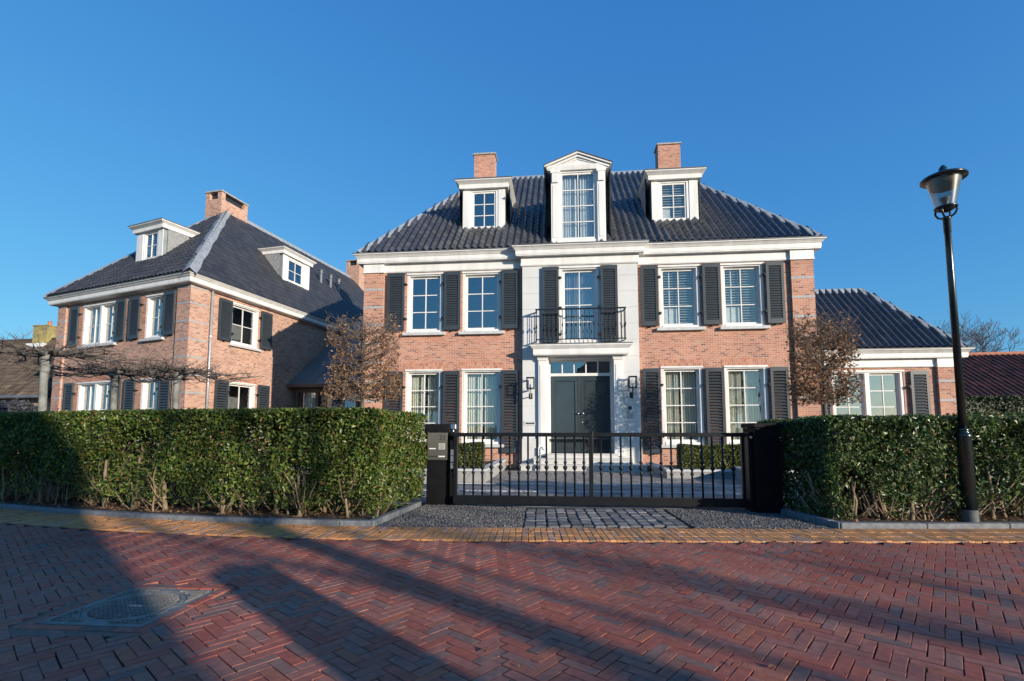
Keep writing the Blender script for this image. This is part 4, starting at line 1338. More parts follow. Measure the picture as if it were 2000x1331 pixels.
def off(P, d):
    out = []
    for i in range(len(P)):
        a = P[max(i - 1, 0)]; b = P[min(i + 1, len(P) - 1)]
        L = math.hypot(b[0] - a[0], b[1] - a[1])
        out.append((P[i][0] + (b[1] - a[1]) / L * d, P[i][1] - (b[0] - a[0]) / L * d))
    return out
FRONT = off(BACK, BANDW)
def front_y(x):
    for i in range(len(FRONT) - 1):
        if FRONT[i][0] <= x <= FRONT[i + 1][0]:
            t = (x - FRONT[i][0]) / (FRONT[i + 1][0] - FRONT[i][0])
            return FRONT[i][1] + t * (FRONT[i + 1][1] - FRONT[i][1])
    return 6.0

def paver_mesh(name, L, W, H, mat, bev=0.005):
    b = bev
    v = [(-L / 2, -W / 2, -H), (L / 2, -W / 2, -H), (L / 2, W / 2, -H), (-L / 2, W / 2, -H),
         (-L / 2, -W / 2, -b), (L / 2, -W / 2, -b), (L / 2, W / 2, -b), (-L / 2, W / 2, -b),
         (-L / 2 + b, -W / 2 + b, 0), (L / 2 - b, -W / 2 + b, 0), (L / 2 - b, W / 2 - b, 0), (-L / 2 + b, W / 2 - b, 0)]
    f = [(8, 9, 10, 11)]
    for i in range(4):
        j = (i + 1) % 4
        f.append((i, j, 4 + j, 4 + i)); f.append((4 + i, 4 + j, 8 + j, 8 + i))
    return raw_mesh(name, v, f, mat)

def lay(parent, items, me, nobj, name, field):
    """items: (x,y,z,angle,tiltx,tilty,scale)"""
    items = sorted(items, key=lambda q: q[0] ** 2 + q[1] ** 2)
    base = np.array([v.co[:] for v in me.vertices]); nq = [tuple(p.vertices) for p in me.polygons]
    vv = []; ff = []
    for i, (x, y, z, a, tx, ty, sc) in enumerate(items):
        R = Matrix.Rotation(a, 4, 'Z') @ Matrix.Rotation(tx, 4, 'X') @ Matrix.Rotation(ty, 4, 'Y')
        Mx = Matrix.Translation((x, y, z)) @ R @ Matrix.Diagonal((sc, sc * random.uniform(0.985, 1.012), 1, 1))
        if i < nobj:
            inst(name, me, parent, Mx)
        else:
            b = len(vv) * len(base)
            A = np.array(Mx)
            vv.append(base @ A[:3, :3].T + A[:3, 3])
            ff += [tuple(b + k for k in q) for q in nq]
    if vv:
        o = mesh_np(field, np.concatenate(vv), ff, me.materials[0], parent)
        o['kind'] = 'stuff'

# road
road = mesh_np("road", [(-60, -8.5, -0.016), (60, -8.5, -0.016), (60, 12, -0.016), (-60, 12, -0.016)], [(0, 1, 2, 3)], M['joint'])
road['kind'] = 'structure'
ORG[road] = Vector((0, 0, 0))
cellw = 0.0672
nb = 3
ang = math.radians(48.5)
ca, sa = math.cos(ang), math.sin(ang)
items = []
MHC, MHA, MHS = (-2.44, 3.28), math.radians(-5), 0.33
def in_manhole(x, y, m):
    dx, dy = x - MHC[0], y - MHC[1]
    c, s = math.cos(-MHA), math.sin(-MHA)
    return abs(dx * c - dy * s) < MHS + m and abs(dx * s + dy * c) < MHS + m
def want(x, y):
    if y > front_y(x) - 0.06 or y < 1.0: return False
    if abs(x) > 1.35 * y + 1.8: return False
    return not in_manhole(x, y, 0.075)
def undul(x, y):
    return -0.004 * math.exp(-((x + .4) ** 2 + (y - 3.4) ** 2) / .5) + 0.006 * math.sin(x * 1.3 + 0.7) * math.sin(y * 1.1) + 0.003 * math.sin(x * 3.1 + y * 2.3)
NR = 230
for bi in range(-NR, NR):
    for ai in range(-NR, NR):
        c = (ai - bi) % (2 * nb)
        if c == 0:
            cx_, cy_, ro = (ai + nb / 2) * cellw, (bi + 0.5) * cellw, 0
        elif c == 2 * nb - 1:
            cx_, cy_, ro = (ai + 0.5) * cellw, (bi + nb / 2) * cellw, math.pi / 2
        else:
            continue
        x, y = cx_ * ca - cy_ * sa, cx_ * sa + cy_ * ca
        if want(x, y):
            items.append((x + random.gauss(0, .0012), y + random.gauss(0, .0012), undul(x, y) + random.gauss(0, 0.0007), ang + ro + random.gauss(0, 0.006), random.gauss(0, 0.005), random.gauss(0, 0.003), random.uniform(0.985, 1.0)))
for k in range(4):
    for j in range(-2, 2):
        t = (j + 0.5) * 0.205 + (0.034 if k % 2 else -0.034) * 0
        lx, ly = [(t, MHS + 0.040), (MHS + 0.040, t), (t, -MHS - 0.040), (-MHS - 0.040, t)][k]
        x, y = MHC[0] + lx * math.cos(MHA) - ly * math.sin(MHA), MHC[1] + lx * math.sin(MHA) + ly * math.cos(MHA)
        items.append((x, y, undul(x, y) + 0.0035, MHA + (math.pi / 2 if k % 2 else 0), 0, 0, 0.99))
brick_me = paver_mesh("brick", cellw * nb - 0.0045, cellw - 0.0045, 0.05, M['paver'], bev=0.0018)
lay(road, items, brick_me, 300, "brick", "brick_field")
mb = MB(); Fm = Fr((MHC[0], MHC[1], 0), (1, 0, 0), (0, -1, 0)); mb.box(Fm, -.47, .47, -.47, .47, undul(*MHC) - 0.02, undul(*MHC) - 0.0045); mb.build("joint_sand", M['sand'], road)
# yellow band along the kerb
band = mesh_np("brick_band", [(p[0], p[1], -0.012) for p in BACK] + [(p[0], p[1], -0.012) for p in FRONT], [(i, i + 1, len(BACK) + i + 1, len(BACK) + i) for i in range(len(BACK) - 1)], M['joint'])
band['kind'] = 'structure'
items = []
s = 5.0; Ltot = pl_len(BACK)
CENT = off(BACK, BANDW / 2); Lc = pl_len(CENT)
s = 0.0
while s < Lc:
    (cx_, cy_), d = pl_interp(CENT, s)
    if -12 < cx_ < 10.5:
        for k in range(3):
            o_ = (k - 1) * 0.2215
            x, y = cx_ + d[1] * o_, cy_ - d[0] * o_
            items.append((x, y, 0.004 + random.gauss(0, 0.0014), math.atan2(-d[0], d[1]) + random.gauss(0, 0.008), random.gauss(0, 0.009), random.gauss(0, 0.006), random.uniform(0.98, 1.0)))
    s += 0.0705
yb_me = paver_mesh("brick", 0.217, 0.0655, 0.05, M['paver_yellow'], bev=0.004)
lay(band, items, yb_me, 300, "brick", "brick_field")
# manhole cover
mh = thing("manhole_cover", "square concrete manhole frame with a round studded iron lid set in the road", "manhole cover", (MHC[0], MHC[1], 0))
c_, s_ = math.cos(MHA), math.sin(MHA)
HF = Fr((MHC[0], MHC[1], 0), (c_, s_, 0), (s_, -c_, 0))
mb = MB()
nseg = 40
r_in = 0.275
sq = []
for k in range(nseg):
    t = 2 * math.pi * k / nseg
    m = max(abs(math.cos(t)), abs(math.sin(t)))
    sq.append((math.cos(t) / m * MHS, math.sin(t) / m * MHS))
ri = [(r_in * math.cos(2 * math.pi * k / nseg), r_in * math.sin(2 * math.pi * k / nseg)) for k in range(nseg)]
z0 = undul(*MHC) + 0.001
o_ = [HF.p(x, y, z0) for x, y in sq]; i_ = [HF.p(x, y, z0) for x, y in ri]; il = [HF.p(x, y, z0 - 0.03) for x, y in ri]; ol = [HF.p(x, y, z0 - 0.05) for x, y in sq]
mb.grid([ol + [ol[0]], o_ + [o_[0]], i_ + [i_[0]], il + [il[0]]])
mb.build("frame", M['castiron'], mh)
mb = MB()
mb.lathe(HF.p(0, 0, z0 - 0.03), [(0.272, 0.0), (0.272, 0.026), (0.262, 0.031), (0.244, 0.031), (0.238, 0.022), (0.0, 0.022)], n=48)
lid = mb.build("lid", M['castiron'], mh)
mb = MB()
for i in range(-9, 10):
    for j in range(-9, 10):
        x, y = i * 0.031, j * 0.031
        if math.hypot(x, y) < 0.228 and not (abs(j) < 1 and abs(i) < 2):
            mb.box(HF, x - 0.009, x + 0.009, y - 0.009, y + 0.009, z0 - 0.01, z0 + 0.003)
        if r_in + 0.012 < math.hypot(x, y) and abs(x) < MHS - 0.015 and abs(y) < MHS - 0.015:
            mb.box(HF, x - 0.009, x + 0.009, y - 0.009, y + 0.009, z0, z0 + 0.009)
st_ = mb.build("stud", M['castiron'], lid); st_['kind'] = 'stuff'
mb = MB(); mb.box(HF, -0.06, 0.06, -0.022, 0.022, z0 - 0.012, z0 - 0.002); mb.build("badge", M['steel'], lid, bev=0.006)

# driveway between the band and the gate: gravel with a strip of grey cobbles
drive = mesh_np("driveway", [(-1.9, 5.7, -0.02), (4.1, 5.6, -0.02), (4.3, 8.1, -0.02), (-1.9, 8.3, -0.02)], [(0, 1, 2, 3)], M['drive_sand'])
drive['kind'] = 'structure'
items = []
cw = 0.142
for i in range(14):
    for j in range(7):
        x = 0.14 + (i + 0.5) * cw + 0.06 * j / 6 + random.gauss(0, 0.004)
        y = 5.955 + (j + 0.5) * 0.195 + (0.02 if i % 2 else -0.02) + random.gauss(0, 0.004)
        items.append((x, y, 0.006 + random.gauss(0, 0.003), math.pi / 2 + random.gauss(0, 0.02), random.gauss(0, 0.02), random.gauss(0, 0.015), random.uniform(0.95, 1.0)))
cob_me = paver_mesh("cobble", 0.185, 0.132, 0.05, M['cobble'], bev=0.012)
lay(drive, items, cob_me, 300, "cobble", "cobble_field")
def gravel(name, regions, n, label, smin=0.006, smax=0.014):
    V = []; Q = []
    b = 0
    octv = np.array([(1, 0, 0), (0, 1, 0), (-1, 0, 0), (0, -1, 0), (0, 0, 1)], float)
    octf = np.array([(0, 1, 4), (1, 2, 4), (2, 3, 4), (3, 0, 4)])
    pts = []
    for (poly, cnt) in regions:
        xs = [p[0] for p in poly]; ys = [p[1] for p in poly]
        k = 0
        while k < cnt:
            x, y = random.uniform(min(xs), max(xs)), random.uniform(min(ys), max(ys))
            c = False
            for i in range(len(poly)):
                x1, y1 = poly[i]; x2, y2 = poly[i - 1]
                if (y1 > y) != (y2 > y) and x < (x2 - x1) * (y - y1) / (y2 - y1) + x1: c = not c
            if c: pts.append((x, y)); k += 1
    for x, y in pts:
        r = random.uniform(smin, smax); a = random.uniform(0, 6.28)
        v = octv * np.array([r * random.uniform(.8, 1.4), r * random.uniform(.7, 1.2), r * random.uniform(.6, 1.1)])
        v = v * (1 + rng.normal(0, 0.12, v.shape))
        R = np.array([[math.cos(a), -math.sin(a), 0], [math.sin(a), math.cos(a), 0], [0, 0, 1]])
        V.append(v @ R.T + np.array([x, y, -0.012 + random.uniform(0, 0.012)])); Q.append(octf + b); b += 5
    o = mesh_np(name, np.concatenate(V), np.concatenate(Q), M['gravel'])
    o['kind'] = 'stuff'; o['label'] = label; o['category'] = 'gravel'
    return o
gravel("gravel", [([(-1.62, 5.93), (0.13, 5.88), (0.20, 7.45), (-1.35, 7.75)], 15000), ([(2.16, 5.86), (3.75, 5.84), (3.7, 7.2), (2.24, 7.3)], 14000)], 0, "dark grey gravel beside the cobble strip in front of the gate")

# kerbs
def kerb(parent, P, w=0.10, hgt=0.06, side=1, seg=0.98):
    L = pl_len(P); s = 0
    while s < L - 0.05:
        e = min(s + seg, L)
        a, d1 = pl_interp(P, s + 0.004); b, d2 = pl_interp(P, e - 0.004)
        Fk = Fr((a[0], a[1], 0), (b[0] - a[0], b[1] - a[1], 0), ((b[1] - a[1]), -(b[0] - a[0]), 0))
        mb = MB(); mb.box(Fk, 0, math.hypot(b[0] - a[0], b[1] - a[1]), -w, 0, -0.06, hgt + random.uniform(-.004, .004))
        mb.build("kerb_stone", M['bluestone'], parent, bev=0.012)
        s = e
k1 = thing("kerb", "grey kerb stones at the foot of the left hedge, turning back to the gate pillar", "kerb", (-3, 6.1, 0), kind='structure')
KL = [p for p in off(BACK, -0.005) if p[0] < -1.75]
KL = KL + [(-1.70, 5.96)]
kerb(k1, KL)
kerb(k1, [(-1.66, 5.97), (-1.40, 7.70)])
k2 = thing("kerb", "grey kerb stones at the foot of the right hedge behind the street lamp", "kerb", (5, 5.8, 0), kind='structure')
kerb(k2, [(3.72, 7.0), (3.84, 5.86)], side=1)
KR = [(3.86, 5.85)] + [p for p in off(BACK, -0.005) if p[0] > 3.95]
kerb(k2, KR)

# ------------------------------------------------------------------ front court, planters
court = mesh_np("courtyard", [(-13, 7.75, -0.02), (14, 7.1, -0.02), (16, 26, -0.02), (-13, 30, -0.02)], [(0, 1, 2, 3)], M['joint'])
court['kind'] = 'structure'
items = []
for j in range(36):
    for i in range(58):
        u = -5.0 + i * 0.2 + (0.1 if j % 2 else 0); v = 1.3 + j * 0.2
        p = F.p(u, v, 0)
        if p.y < 7.75 + (p.x * -0.05): continue
        items.append((p.x, p.y, -0.006 + random.gauss(0, 0.0015), -A5, random.gauss(0, .004), random.gauss(0, .004), random.uniform(.985, 1)))
cp_me = paver_mesh("paving_stone", 0.196, 0.196, 0.03, M['courtpaver'], bev=0.006)
lay(court, items, cp_me, 300, "paving_stone", "paving_field")
for v in (4.9, 6.2):
    mb = MB(); mb.box(F, -5.0, 5.6, v, v + 0.10, -0.03, 0.006); mb.build("drain_strip", M['sillstone'], court)

def leaf_cloud(name, centers, normals, mat, parent, L=0.045, W=0.024, tilt=0.8, kind='stuff'):
    n = len(centers)
    c = np.asarray(centers); nrm = np.asarray(normals) + rng.normal(0, tilt, (n, 3))
    nrm /= np.linalg.norm(nrm, axis=1, keepdims=True) + 1e-9
    a = rng.normal(0, 1, (n, 3)); a -= nrm * (a * nrm).sum(1, keepdims=True); a /= np.linalg.norm(a, axis=1, keepdims=True) + 1e-9
    b = np.cross(nrm, a)
    s = rng.uniform(0.55, 1.4, (n, 1))
    fold = nrm * (W * 0.25)
    p0 = c - a * L * 0.5 * s; p2 = c + a * L * 0.5 * s
    p1 = c + b * W * 0.5 * s + fold * s; p3 = c - b * W * 0.5 * s + fold * s
    V = np.stack([p0, p1, p2, p3], 1).reshape(-1, 3)
    Q = np.arange(n * 4).reshape(n, 4)
    o = mesh_np(name, V, Q, mat, parent)
    o['kind'] = kind
    return o

def box_points(F_, u0, u1, v0, v1, z0, z1, n, skin=0.12, faces=('front', 'back', 'left', 'right', 'top'), bottom=0.0, patch=0.0):
    A = {'front': (u1 - u0) * (z1 - z0), 'back': (u1 - u0) * (z1 - z0), 'left': (v1 - v0) * (z1 - z0), 'right': (v1 - v0) * (z1 - z0), 'top': (u1 - u0) * (v1 - v0)}
    tot = sum(A[f] for f in faces)
    C = []; Nn = []
    U, Nv = np.array(F_.U), np.array(F_.N); O = np.array(F_.o)
    for f in faces:
        k = int(n * A[f] / tot)
        u = rng.uniform(u0, u1, k); v = rng.uniform(v0, v1, k); z = rng.uniform(z0, z1, k)
        dp = np.abs(rng.normal(0, skin, k)) - 0.02
        if f == 'front': v = v1 - dp; nn = Nv
        elif f == 'back': v = v0 + dp; nn = -Nv
        elif f == 'left': u = u0 + dp; nn = -U
        elif f == 'right': u = u1 - dp; nn = U
        else: z = z1 - dp * 0.7; nn = np.array((0, 0, 1.0))
        # surface waviness
        wv = 0.03 * np.sin(u * 3.1 + z * 2.0) + 0.022 * np.sin(u * 7.3 - z * 5.1)
        if f in ('front',): v = v + wv
        if f == 'top': z = z + 0.5 * wv
        if bottom > 0:
            lim = z0 + bottom * (0.55 + 0.45 * np.sin(u * 4.3) * np.sin(u * 1.7 + 1)) * rng.uniform(0.3, 1.25, k)
            keep = z > lim
        else:
            keep = np.ones(k, bool)
        if patch > 0 and f == 'front':
            gx = (O[0] + u * U[0]) * 1.0 + (O[1] + u * U[1]) * 0.6
            pn = np.sin(gx * 2.1 + 1.3 * np.sin(z * 2.7)) * np.sin(z * 3.3 + gx * 0.9) + 0.55 * np.sin(gx * 5.7 + 2) * np.sin(z * 6.1 + gx)
            v = v - 0.16 * patch * np.clip(-pn, 0, 1)
            keep &= (pn > -0.45) | (rng.uniform(0, 1, k) > 0.62 * patch)
        P = O + np.outer(u, U) + np.outer(v, Nv); P[:, 2] += z
        C.append(P[keep]); Nn.append(np.tile(nn, (keep.sum(), 1)))
    return np.concatenate(C), np.concatenate(Nn)

def stem_shape(mb, P, hgt, r, n=5, spread=0.25, forks=3):
    P = Vector(P)
    lean = Vector((random.uniform(-.08, .08), random.uniform(-.05, .05), 0))
    path = [P]
    for k in range(1, 5):
        path.append(P + lean * k * 0.5 + Vector((random.uniform(-.015, .015), random.uniform(-.015, .015), hgt * k / 4)))
    mb.tube(path, [r * 1.25, r, r * .85, r * .7, r * .45], n)
    for _ in range(forks):
        k = random.choice((1, 1, 2))
        q = path[k] - Vector((0, 0, random.uniform(0, hgt * .2)))
        d = Vector((random.uniform(-1, 1), random.uniform(-.5, .5), 0)); d.normalize()
        mb.tube([q, q + d * spread * .5 + Vector((0, 0, hgt * .16)), q + d * spread + Vector((0, 0, hgt * .42))], [r * .42, r * .32, r * .15], 4)

# ------------------------------------------------------------------ the two big hedges by the road
hl_ = thing("hedge", "long clipped evergreen hedge left of the gate with bare stems at its foot", "hedge", (-4.5, 6.9, 0))
HL = [p for p in off(BACK, -0.16) if -13.5 < p[0] < -1.80] + [(-1.78, 6.12)]
C = []; Nn = []
for i in range(len(HL) - 1):
    a, b = HL[i], HL[i + 1]
    Ls = math.hypot(b[0] - a[0], b[1] - a[1])
    if Ls < 1e-3: continue
    Fh = Fr((a[0], a[1], 0), (b[0] - a[0], b[1] - a[1], 0), (b[1] - a[1], -(b[0] - a[0]), 0))
    fc = ['front', 'back', 'top']
    dens = 5200 if a[0] > -9 else 2200
    area = Ls * (1.42 * 2 + 0.8)
    c, n = box_points(Fh, 0, Ls, -0.85, 0, 0.03, 1.42, int(area * dens * .5), faces=('front', 'top'), bottom=0.47, skin=0.13, patch=1.0)
    C.append(c); Nn.append(n)
    c, n = box_points(Fh, 0, Ls, -0.75, 0, 0.0, 1.40, int(Ls * 1.4 * dens * .75), faces=('back',), bottom=0.0, skin=0.08)
    C.append(c); Nn.append(n)
# splayed end beside the gate pillar
Fs = Fr((-1.70, 6.10, 0), (0.33, 1.68, 0), (1.68, -0.33, 0))
c, n = box_points(Fs, 0, 1.72, -0.9, 0, 0.03, 1.40, 22000, faces=('front', 'top', 'back', 'right'), bottom=0.25)
C.append(c); Nn.append(n)
leaf_cloud("foliage", np.concatenate(C), np.concatenate(Nn), M['leaf'], hl_, L=0.050, W=0.027, tilt=1.0)
s = 0.0
Lh = pl_len(HL)
while s < Lh:
    (x, y), d = pl_interp(HL, s)
    if x > -10:
        mb = MB()
        for _ in range(random.choice((1, 2, 2, 3))):
            o_ = random.uniform(0.08, 0.45)
            stem_shape(mb, (x - d[1] * o_ + random.uniform(-.1, .1), y + d[0] * o_, -0.03), random.uniform(.6, 1.0), random.choice((.010, .013, .017, .022, .03)), n=7, forks=6)
        mb.build("stem", M['stem'], hl_, smooth=True)
    s += random.uniform(0.15, 0.32)
mb = MB()
hb = off(HL, -0.9)
mb.grid([[(p[0], p[1], 0.05) for p in off(HL, 0.06)], [(p[0], p[1], 0.05) for p in hb]])
sb = mb.build("soil_bed", M['soil'], hl_)

hr_ = thing("hedge", "clipped evergreen hedge right of the gate, behind the street lamp", "hedge", (6.5, 6.5, 0))
HR = [(3.95, 6.03)] + [p for p in off(BACK, -0.17) if 4.1 < p[0] < 12]
C = []; Nn = []
for i in range(len(HR) - 1):
    a, b = HR[i], HR[i + 1]
    Ls = math.hypot(b[0] - a[0], b[1] - a[1])
    Fh = Fr((a[0], a[1], 0), (b[0] - a[0], b[1] - a[1], 0), (b[1] - a[1], -(b[0] - a[0]), 0))
    c, n = box_points(Fh, 0, Ls, -0.85, 0, 0.03, 1.315, int(Ls * 2.15 * 4300), faces=('front', 'top'), bottom=0.47, skin=0.13, patch=1.0)
    C.append(c); Nn.append(n)
    c, n = box_points(Fh, 0, Ls, -0.75, 0, 0.0, 1.30, int(Ls * 1.3 * 4200), faces=('back',), bottom=0.0, skin=0.08)
    C.append(c); Nn.append(n)
Fs = Fr((3.82, 7.6, 0), (0.10, -1.58, 0), (-1.58, -0.10, 0))
c, n = box_points(Fs, 0, 1.58, -0.9, 0, 0.03, 1.29, 30000, faces=('front', 'top', 'back'), bottom=0.08)
C.append(c); Nn.append(n)
leaf_cloud("foliage", np.concatenate(C), np.concatenate(Nn), M['leaf_right'], hr_, L=0.052, W=0.028, tilt=1.0)
s = 0.0
while s < pl_len(HR):
    (x, y), d = pl_interp(HR, s)
    mb = MB()
    for _ in range(random.choice((2, 3, 4))):
        o_ = random.uniform(0.10, 0.42)
        stem_shape(mb, (x - d[1] * o_ + random.uniform(-.1, .1), y + d[0] * o_, -0.03), random.uniform(.5, .8), random.choice((.011, .015, .02, .028)), n=7, forks=5)
    mb.build("stem", M['stem'], hr_, smooth=True)
    s += random.uniform(0.17, 0.34)
mb = MB(); mb.grid([[(p[0], p[1], 0.05) for p in off(HR, 0.06)], [(p[0], p[1], 0.05) for p in off(HR, -0.95)]])
mb.build("soil_bed", M['soil'], hr_)
for hh, PP in ((hl_, HL), (hr_, HR)):                 # fallen leaves on the soil under the hedges
    cc = []
    Lp = pl_len(PP)
    for _ in range(1500):
        (x, y), d = pl_interp(PP, random.uniform(0, min(Lp, 11)))
        o_ = random.uniform(-.04, .5)
        cc.append((x - d[1] * o_, y + d[0] * o_, 0.058 + random.uniform(0, .012)))
    leaf_cloud("fallen_leaves", cc, np.tile((0, 0, 1.0), (len(cc), 1)), M['leaf_brown'], hh, L=.05, W=.028, tilt=.25)

# raised planters with box hedges in front of the house
M['planter'] = noise_mat('planter_stone', (0.24, 0.235, 0.225), (0.34, 0.33, 0.315), scale=6, rough=0.8, bump=0.2)
def planter(u0, u1, v1, ztop, label):
    t = thing("planter", label, "planter", F.p((u0 + u1) / 2, v1 - 0.5, 0), group=None)
    mb = MB()
    mb.box(F, u0, u1, v1 - 0.16, v1, -0.05, ztop - 0.055); mb.box(F, u0, u0 + 0.16, 0.3, v1 - 0.16, -0.05, ztop - 0.055); mb.box(F, u1 - 0.16, u1, 0.3, v1 - 0.16, -0.05, ztop - 0.055)
    mb.build("planter_wall", M['planter'], t)
    mb = MB()
    mb.box(F, u0 - 0.02, u1 + 0.02, v1 - 0.20, v1 + 0.025, ztop - 0.055, ztop); mb.box(F, u0 - 0.02, u0 + 0.20, 0.3, v1 - 0.20, ztop - 0.055, ztop); mb.box(F, u1 - 0.20, u1 + 0.02, 0.3, v1 - 0.20, ztop - 0.055, ztop)
    mb.build("coping", M['sillstone'], t, bev=0.008)
    mb = MB(); mb.box(F, u0 + 0.16, u1 - 0.16, 0.3, v1 - 0.16, 0.0, ztop - 0.08); mb.build("soil_bed", M['soil'], t)
    return t
planter(-7.0, -2.35, 4.75, 0.30, "low stone planter in the front court left of the entrance steps")
planter(1.95, 7.0, 3.25, 0.21, "low stone planter in the front court right of the entrance steps")
def box_hedge(u0, u1, v0, v1, z0, z1, n, label):
    t = thing("box_hedge", label, "hedge", F.p((u0 + u1) / 2, (v0 + v1) / 2, z0), group="clipped box hedges in the front court")
    c, nn = box_points(F, u0, u1, v0, v1, z0, z1, n, skin=0.06)
    leaf_cloud("foliage", c, nn, M['leaf_box'], t, L=0.05, W=0.032)
    mb = MB(); mb.box(F, u0 + .12, u1 - .12, v0 + .12, v1 - .12, z0 - 0.1, z1 - .12); mb.build("twig_core", M['leaf_dark'], t)
box_hedge(-6.2, -2.50, 3.9, 4.5, 0.27, 0.86, 24000, "low clipped box hedge seen through the left half of the gate")
box_hedge(2.40, 6.2, 2.4, 3.0, 0.18, 0.79, 24000, "low clipped box hedge seen through the right half of the gate")
pw_ = thing("garden_wall", "low brown return wall beside the right planter behind the gate", "wall", F.p(3.8, 4.0, 0))
mb = MB(); mb.box(F, 3.55, 3.85, 3.3, 5.0, -0.05, 0.24); mb.build("wall_body", M['concrete'], pw_)
mb = MB(); mb.box(F, 3.52, 3.88, 3.28, 5.03, 0.24, 0.29); mb.build("coping", M['sillstone'], pw_, bev=0.008)
hp = thing("boot_scraper_post", "slim grey post with a hooked top in front of the entrance steps", "post", F.p(-1.25, 1.3, 0))
mb = MB(); P = F.p(-1.25, 1.3, 0)
mb.tube([P, P + Vector((0, 0, 0.62)), P + Vector((0.03, 0, 0.68)), P + Vector((0.09, 0, 0.68)), P + Vector((0.10, 0, 0.60))], 0.03, n=8)
mb.build("post", M['pipe'], hp, smooth=True)
mb = MB(); mb.lathe(P, [(0.07, 0.0), (0.07, 0.015), (0.03, 0.025)], n=12); mb.build("foot", M['pipe'], hp)

# ------------------------------------------------------------------ gate and pillars
gp0, gp1 = Vector((-0.90, 7.62, 0)), Vector((3.42, 7.22, 0))
gU = (gp1 - gp0).normalized(); gL = (gp1 - gp0).length
GT = Fr(gp0, gU, (gU.y, -gU.x, 0))
gate = thing("gate", "wide black iron driveway gate with knobbed bars between two black pillars", "gate", GT.p(gL / 2, 0, 0))
mb = MB(); mb.box(GT, 0.0, gL, -0.03, 0.03, 1.055, 1.115); mb.build("top_rail", M['iron_gate'], gate, bev=0.006)
mb = MB(); mb.box(GT, 0.0, gL, -0.045, 0.045, 0.035, 0.165); mb.build("bottom_rail", M['iron_gate'], gate, bev=0.008)
for u0, u1, zt in ((0.0, 0.06, 1.055), (gL - 0.06, gL, 1.055)):
    mb = MB(); mb.box(GT, u0, u1, -0.03, 0.03, 0.165, zt); mb.build("stile", M['iron_gate'], gate, bev=0.005)
uc = 2.10
mb = MB(); mb.box(GT, uc - 0.032, uc + 0.032, -0.034, 0.034, 0.165, 1.14); mb.build("centre_post", M['iron_gate'], gate, bev=0.005)
bar = MB()
bar.lathe((0, 0, 0), [(0.0145, 0), (0.0145, 0.318), (0.026, 0.332), (0.026, 0.348), (0.0145, 0.362), (0.0145, 0.392), (0.030, 0.408), (0.036, 0.425), (0.030, 0.442), (0.0145, 0.458), (0.0145, 0.482), (0.026, 0.494), (0.026, 0.510), (0.0145, 0.525), (0.0145, 0.89)], n=10)
bar_me = raw_mesh("bar", bar.v, bar.f, M['iron_gate'], smooth=True)
for k in range(14):
    inst("bar", bar_me, gate, Matrix.Translation(GT.p(0.06 + (uc - 0.09) * (k + 0.75) / 14.3, 0, 0.165)))
for k in range(14):
    inst("bar", bar_me, gate, Matrix.Translation(GT.p(uc + 0.03 + (gL - uc - 0.09) * (k + 0.8) / 14.6, 0, 0.165)))
mb = MB(); mb.box(GT, 0.9, gL - 0.9, -0.05, -0.02, -0.015, 0.0); mb.build("ground_track", M['steel'], gate)
mb = MB(); mb.box(GT, gL + 0.0, gL + 0.03, -0.02, 0.02, 0.99, 1.03); mb.build("latch", M['steel'], gate)
# left pillar with post box panel
PL = Fr((-1.335, 7.72, 0), (1, 0, 0), (0, -1, 0))
lpil = thing("gate_pillar", "black gate pillar left of the gate with a bronze post box panel numbered 21", "pillar", PL.p(0.16, -0.2, 0))
mb = MB(); mb.box(PL, 0.0, 0.335, -0.42, 0, -0.05, 1.12); mb.build("body", M['pillar'], lpil, bev=0.006)
mb = MB(); mb.box(PL, -0.02, 0.355, -0.44, 0.02, 1.122, 1.25); mb.build("cap", M['pillar'], lpil, bev=0.006)
mb = MB(); mb.box(PL, 0.012, 0.323, 0.002, 0.016, 0.69, 1.115)
pan = mb.build("post_box_panel", M['olive'], lpil, bev=0.003)
mb = MB()
for z in (0.70, 0.845): mb.box(PL, 0.03, 0.305, 0.0155, 0.0175, z, z + 0.004)
for u in (0.03, 0.301): mb.box(PL, u, u + 0.004, 0.0155, 0.0175, 0.704, 0.845)
mb.box(PL, 0.04, 0.165, 0.0155, 0.0185, 0.735, 0.755)
mb.build("flap_slot", M['darkframe'], pan)
mb = MB(); mb.box(PL, 0.185, 0.285, 0.0155, 0.0205, 0.852, 0.95)
sp = mb.build("speaker_grille", M['sillstone'], pan, bev=0.003)
mb = MB()
for k in range(6): mb.box(PL, 0.197, 0.273, 0.0205, 0.0222, 0.864 + k * 0.0142, 0.870 + k * 0.0142)
mb.build("grille_slot", M['digit'], sp)
for a, b, c, d in ((0.04, 0.14, 0.858, 0.876), (0.185, 0.285, 0.735, 0.755)):
    mb = MB(); mb.box(PL, a, b, 0.0155, 0.0195, c, d); mb.build("name_plate", M['plate'], pan)
fc_ = bpy.data.curves.new("number", 'FONT'); fc_.body = "21"; fc_.size = 0.105; fc_.extrude = 0.003
tmp = bpy.data.objects.new("number_tmp", fc_); COL.objects.link(tmp)
bpy.context.view_layer.update()
dm = bpy.data.meshes.new_from_object(tmp.evaluated_get(bpy.context.evaluated_depsgraph_get()))
bpy.data.objects.remove(tmp)
dm.materials.clear(); dm.materials.append(M['digit'])
P = PL.p(0.195, 0.0185, 1.005)
inst("number", dm, pan, Matrix(((1, 0, 0, P.x), (0, 0, -1, P.y), (0, 1, 0, P.z), (0, 0, 0, 1))))
mb = MB(); mb.box(PL, 0.355, 0.42, -0.30, -0.06, -0.05, 1.12); mb.build("guide_post", M['pillar'], lpil, bev=0.004)
mb = MB()
